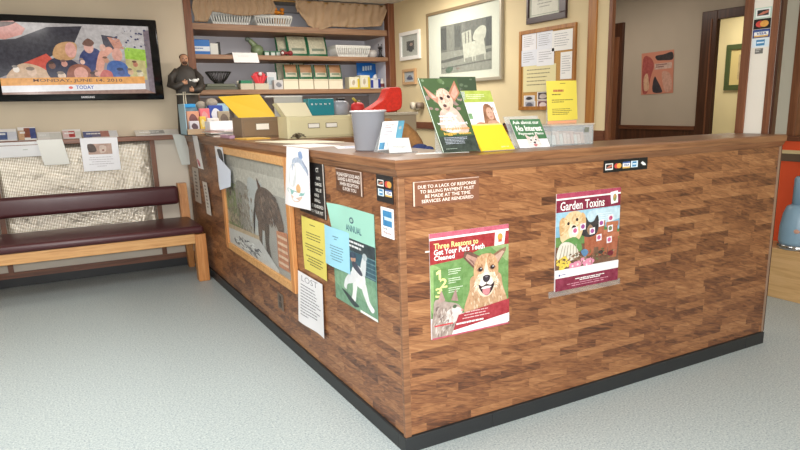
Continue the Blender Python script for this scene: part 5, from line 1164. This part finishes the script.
# blue sided display carton with packets
o = thing('display_carton', 'open pale blue display carton of packets in front of the monk statue', 'carton', (.10, 3.72, T))
LB = mat((168, 204, 222), .5); x0, x1, ya, yb = -.085, .34, 3.58, 3.86; t = .005
B().box(x0, ya, T, x1, yb, T+t, LB).box(x0, ya, T, x0+t, yb, T+.255, LB).box(x0, yb-t, T, x1, yb, T+.255, LB).box(x1-t, ya, T, x1, yb, T+.06, LB).box(x0, ya, T, x1, ya+t, T+.05, mat((176, 150, 120), .5)).build('tray', o)
B().box(x0+.01, ya+.16, T+.225, x0+.12, yb-.01, T+.255, mat((40, 150, 214), .45), .004).build('bright_blue_header', o)
def packet(x0, x1, z0, z1, y, d, c, label, c2=None, name='treat_packet'):
    o = thing(name, label, 'packet', ((x0+x1)/2, y+d/2, z0), 'treat packets in the display carton')
    B().box(x0, y, z0, x1, y+d, z1, mat(c, .4), .006, seg=3).build('packet', o)
    if c2:
        s = Sheet(o=(x0+.008, y-.001, z1-.012), r=(x1-x0-.016, 0, 0), d=(0, 0, -(z1-z0)*.55), base=c, thick=.0006); s.blob([(.1, .5), (.4, .1), (.8, .3), (.9, .8), (.4, .95)], c2); s.build('print', parent=o)
packet(-.055, .025, T+.006, T+.115, 3.60, .04, (206, 200, 206), 'grey and white packet, front left in the display carton', (90, 60, 70))
packet(-.06, .04, T+.006, T+.195, 3.655, .04, (214, 150, 120), 'orange and brown packet standing behind the grey one', (120, 60, 60))
packet(.035, .085, T+.006, T+.15, 3.62, .035, (226, 190, 70), 'narrow yellow packet in the display carton', (240, 220, 150))
packet(.055, .140, T+.006, T+.215, 3.705, .04, (224, 112, 122), 'salmon pink packet in the display carton', (232, 150, 150))
packet(.092, .190, T+.006, T+.135, 3.61, .04, (226, 220, 216), 'white packet at the front of the display carton', (180, 180, 190))
packet(.145, .265, T+.006, T+.24, 3.755, .05, (48, 76, 160), 'navy blue and white packet at the back of the display carton', (226, 230, 240))
packet(.20, .30, T+.006, T+.19, 3.67, .04, (164, 150, 128), 'tan striped packet at the right of the display carton', (110, 90, 76))
for k, (x, z, r_) in enumerate(((.10, .245, .045), (.185, .262, .052))):
    tag(B().ball((x, 3.83-.02*k, T+z), r_, cloth_mat('grey_wool_%d' % k, (172, 162, 148), .9), (1, .6, .75), 14).ball((x, 3.83-.02*k, T+z-.03), r_*.8, mat((150, 140, 128), .9), (1, .6, .8), 12).box(x-.02, 3.80-.02*k, T+.006, x+.02, 3.84-.02*k, T+z-.03, mat((150, 140, 128), .9)).build('knit_toy'), ['small pale knitted toy in the display carton, left one', 'larger grey knitted toy in the display carton, right one'][k], 'toy')
tag(B().box(.03, 3.24, T+.046, .265, 3.42, T+.112, mat((244, 244, 246), .4), .003).build('white_box'), 'plain white box on the magazines at the counter end', 'box')
tag(B().cyl((.36, 3.62, T), (.36, 3.62, T+.18), .034, mat((150, 142, 134), .35)).build('grey_canister'), 'grey canister right of the display carton', 'canister')
mg = [((.02, 2.98, .30, 3.48), (150, 120, 110), 'tan magazine at the bottom of the counter-end pile'), ((.04, 3.02, .32, 3.46), (120, 110, 150), 'violet magazine second in the counter-end pile'), ((.0, 3.05, .27, 3.45), (206, 130, 120), 'salmon magazine third in the counter-end pile'), ((.05, 3.0, .30, 3.44), (214, 200, 210), 'pale pink magazine on top of the counter-end pile')]
for k, ((a, c_, b_, d_), rgb, lb) in enumerate(mg):
    o = thing('magazine', lb, 'magazine', ((a+b_)/2, (c_+d_)/2, T+k*.0115), 'magazine pile at the counter end')
    rt = Matrix.Rotation((-.10, .06, -.04, .12)[k], 4, 'Z')
    B().box(a, c_, T+.0005+k*.0115, b_, d_, T+.0095+k*.0115, mat((226, 222, 214), .5), rot=rt).build('pages', o)
    B().box(a-.001, c_-.001, T+.0095+k*.0115, b_+.001, d_+.001, T+.0112+k*.0115, mat(rgb, .3), rot=rt).build('cover', o)
tag(B().box(.06, 2.62-.50, T, .24, 2.48-.08, T+.006, mat((222, 180, 70), .4), rot=Matrix.Rotation(.2, 4, 'Z')).build('yellow_magazine') if False else B().box(.03, 2.26, T, .20, 2.46, T+.008, mat((222, 178, 84), .4), rot=Matrix.Rotation(.15, 4, 'Z')).build('yellow_magazine'), 'yellow magazine lying before the brown file cabinet', 'magazine')
tag(B().box(.02, 2.60, T, .055, 2.88, T+.020, mat((190, 150, 176), .4)).build('pink_booklet'), 'pink booklet lying left of the brown file cabinet', 'booklet')

# ------------------------------------------------------------------ camera
C = Vector((-1.1551095, -2.21583628, 1.40483584))
rows = ((0.86532656, -0.50072023, -0.02211782), (0.1351534, 0.19061806, 0.97231595), (-0.48264221, -0.84436012, 0.23262091))
M = Matrix([[rows[0][i], rows[1][i], rows[2][i], C[i]] for i in range(3)]+[[0, 0, 0, 1]])
cd = bpy.data.cameras.new('camera'); cam = bpy.data.objects.new('camera', cd); COL.objects.link(cam)
cam.matrix_world = M
cd.sensor_width = 36; cd.lens = 660.114*36/800; cd.shift_x = -25.936/800; cd.shift_y = 38.8/800; cd.clip_start = .05
scn.camera = cam
# ------------------------------------------------------------------ light
def area(name, loc, target, sx_, sy_, power, rgb=(1, 1, 1)):
    l = bpy.data.lights.new(name, 'AREA'); l.shape = 'RECTANGLE'; l.size = sx_; l.size_y = sy_; l.energy = power; l.color = rgb
    o = bpy.data.objects.new(name, l); COL.objects.link(o); o.location = loc
    o.rotation_euler = (Vector(target)-Vector(loc)).to_track_quat('-Z', 'Y').to_euler(); return o
area('ceiling_light_waiting', (-1.5, .9, 2.41), (-1.5, .9, 0), 1.2, 1.2, 55, (1, .97, .93))
area('ceiling_light_front', (.3, -1.8, 2.41), (.3, -1.8, 0), 1.2, 1.2, 16, (1, .97, .93))
area('ceiling_light_desk', (1.2, 2.9, 2.41), (1.2, 2.9, 0), 1.2, .6, 42, (1, .95, .88))
area('ceiling_light_hall', (3.3, 2.6, 2.41), (3.3, 2.6, 0), .5, .8, 10, (1, .92, .84))
area('ceiling_light_far_room', (4.95, 2.2, 2.41), (4.95, 2.2, 0), .6, .8, 22, (1, .94, .80))
area('ceiling_light_entry', (3.0, -1.2, 2.41), (3.0, -1.2, 0), .8, .8, 10, (1, .95, .88))
# added soft fill for the alcove from behind the camera; its window is invented
area('front_fill_light', (-.6, -3.93, 1.45), (-.6, 0, 1.45), 3.0, 1.5, 62, (.96, .98, 1.0))
# the camera's own flash
fl_ = area('camera_flash', tuple(C+Vector((.02, -.02, .075))), (.35, 1.0, .80),   .06, .04, 78, (1, .98, .96))
w = bpy.data.worlds.new('world'); scn.world = w; w.use_nodes = True
w.node_tree.nodes['Background'].inputs[0].default_value = (.9, .92, 1, 1); w.node_tree.nodes['Background'].inputs[1].default_value = .15
scn.view_settings.view_transform = 'Standard'; scn.view_settings.look = 'None'; scn.view_settings.gamma = 1.0
scn.view_settings.exposure = 0.0
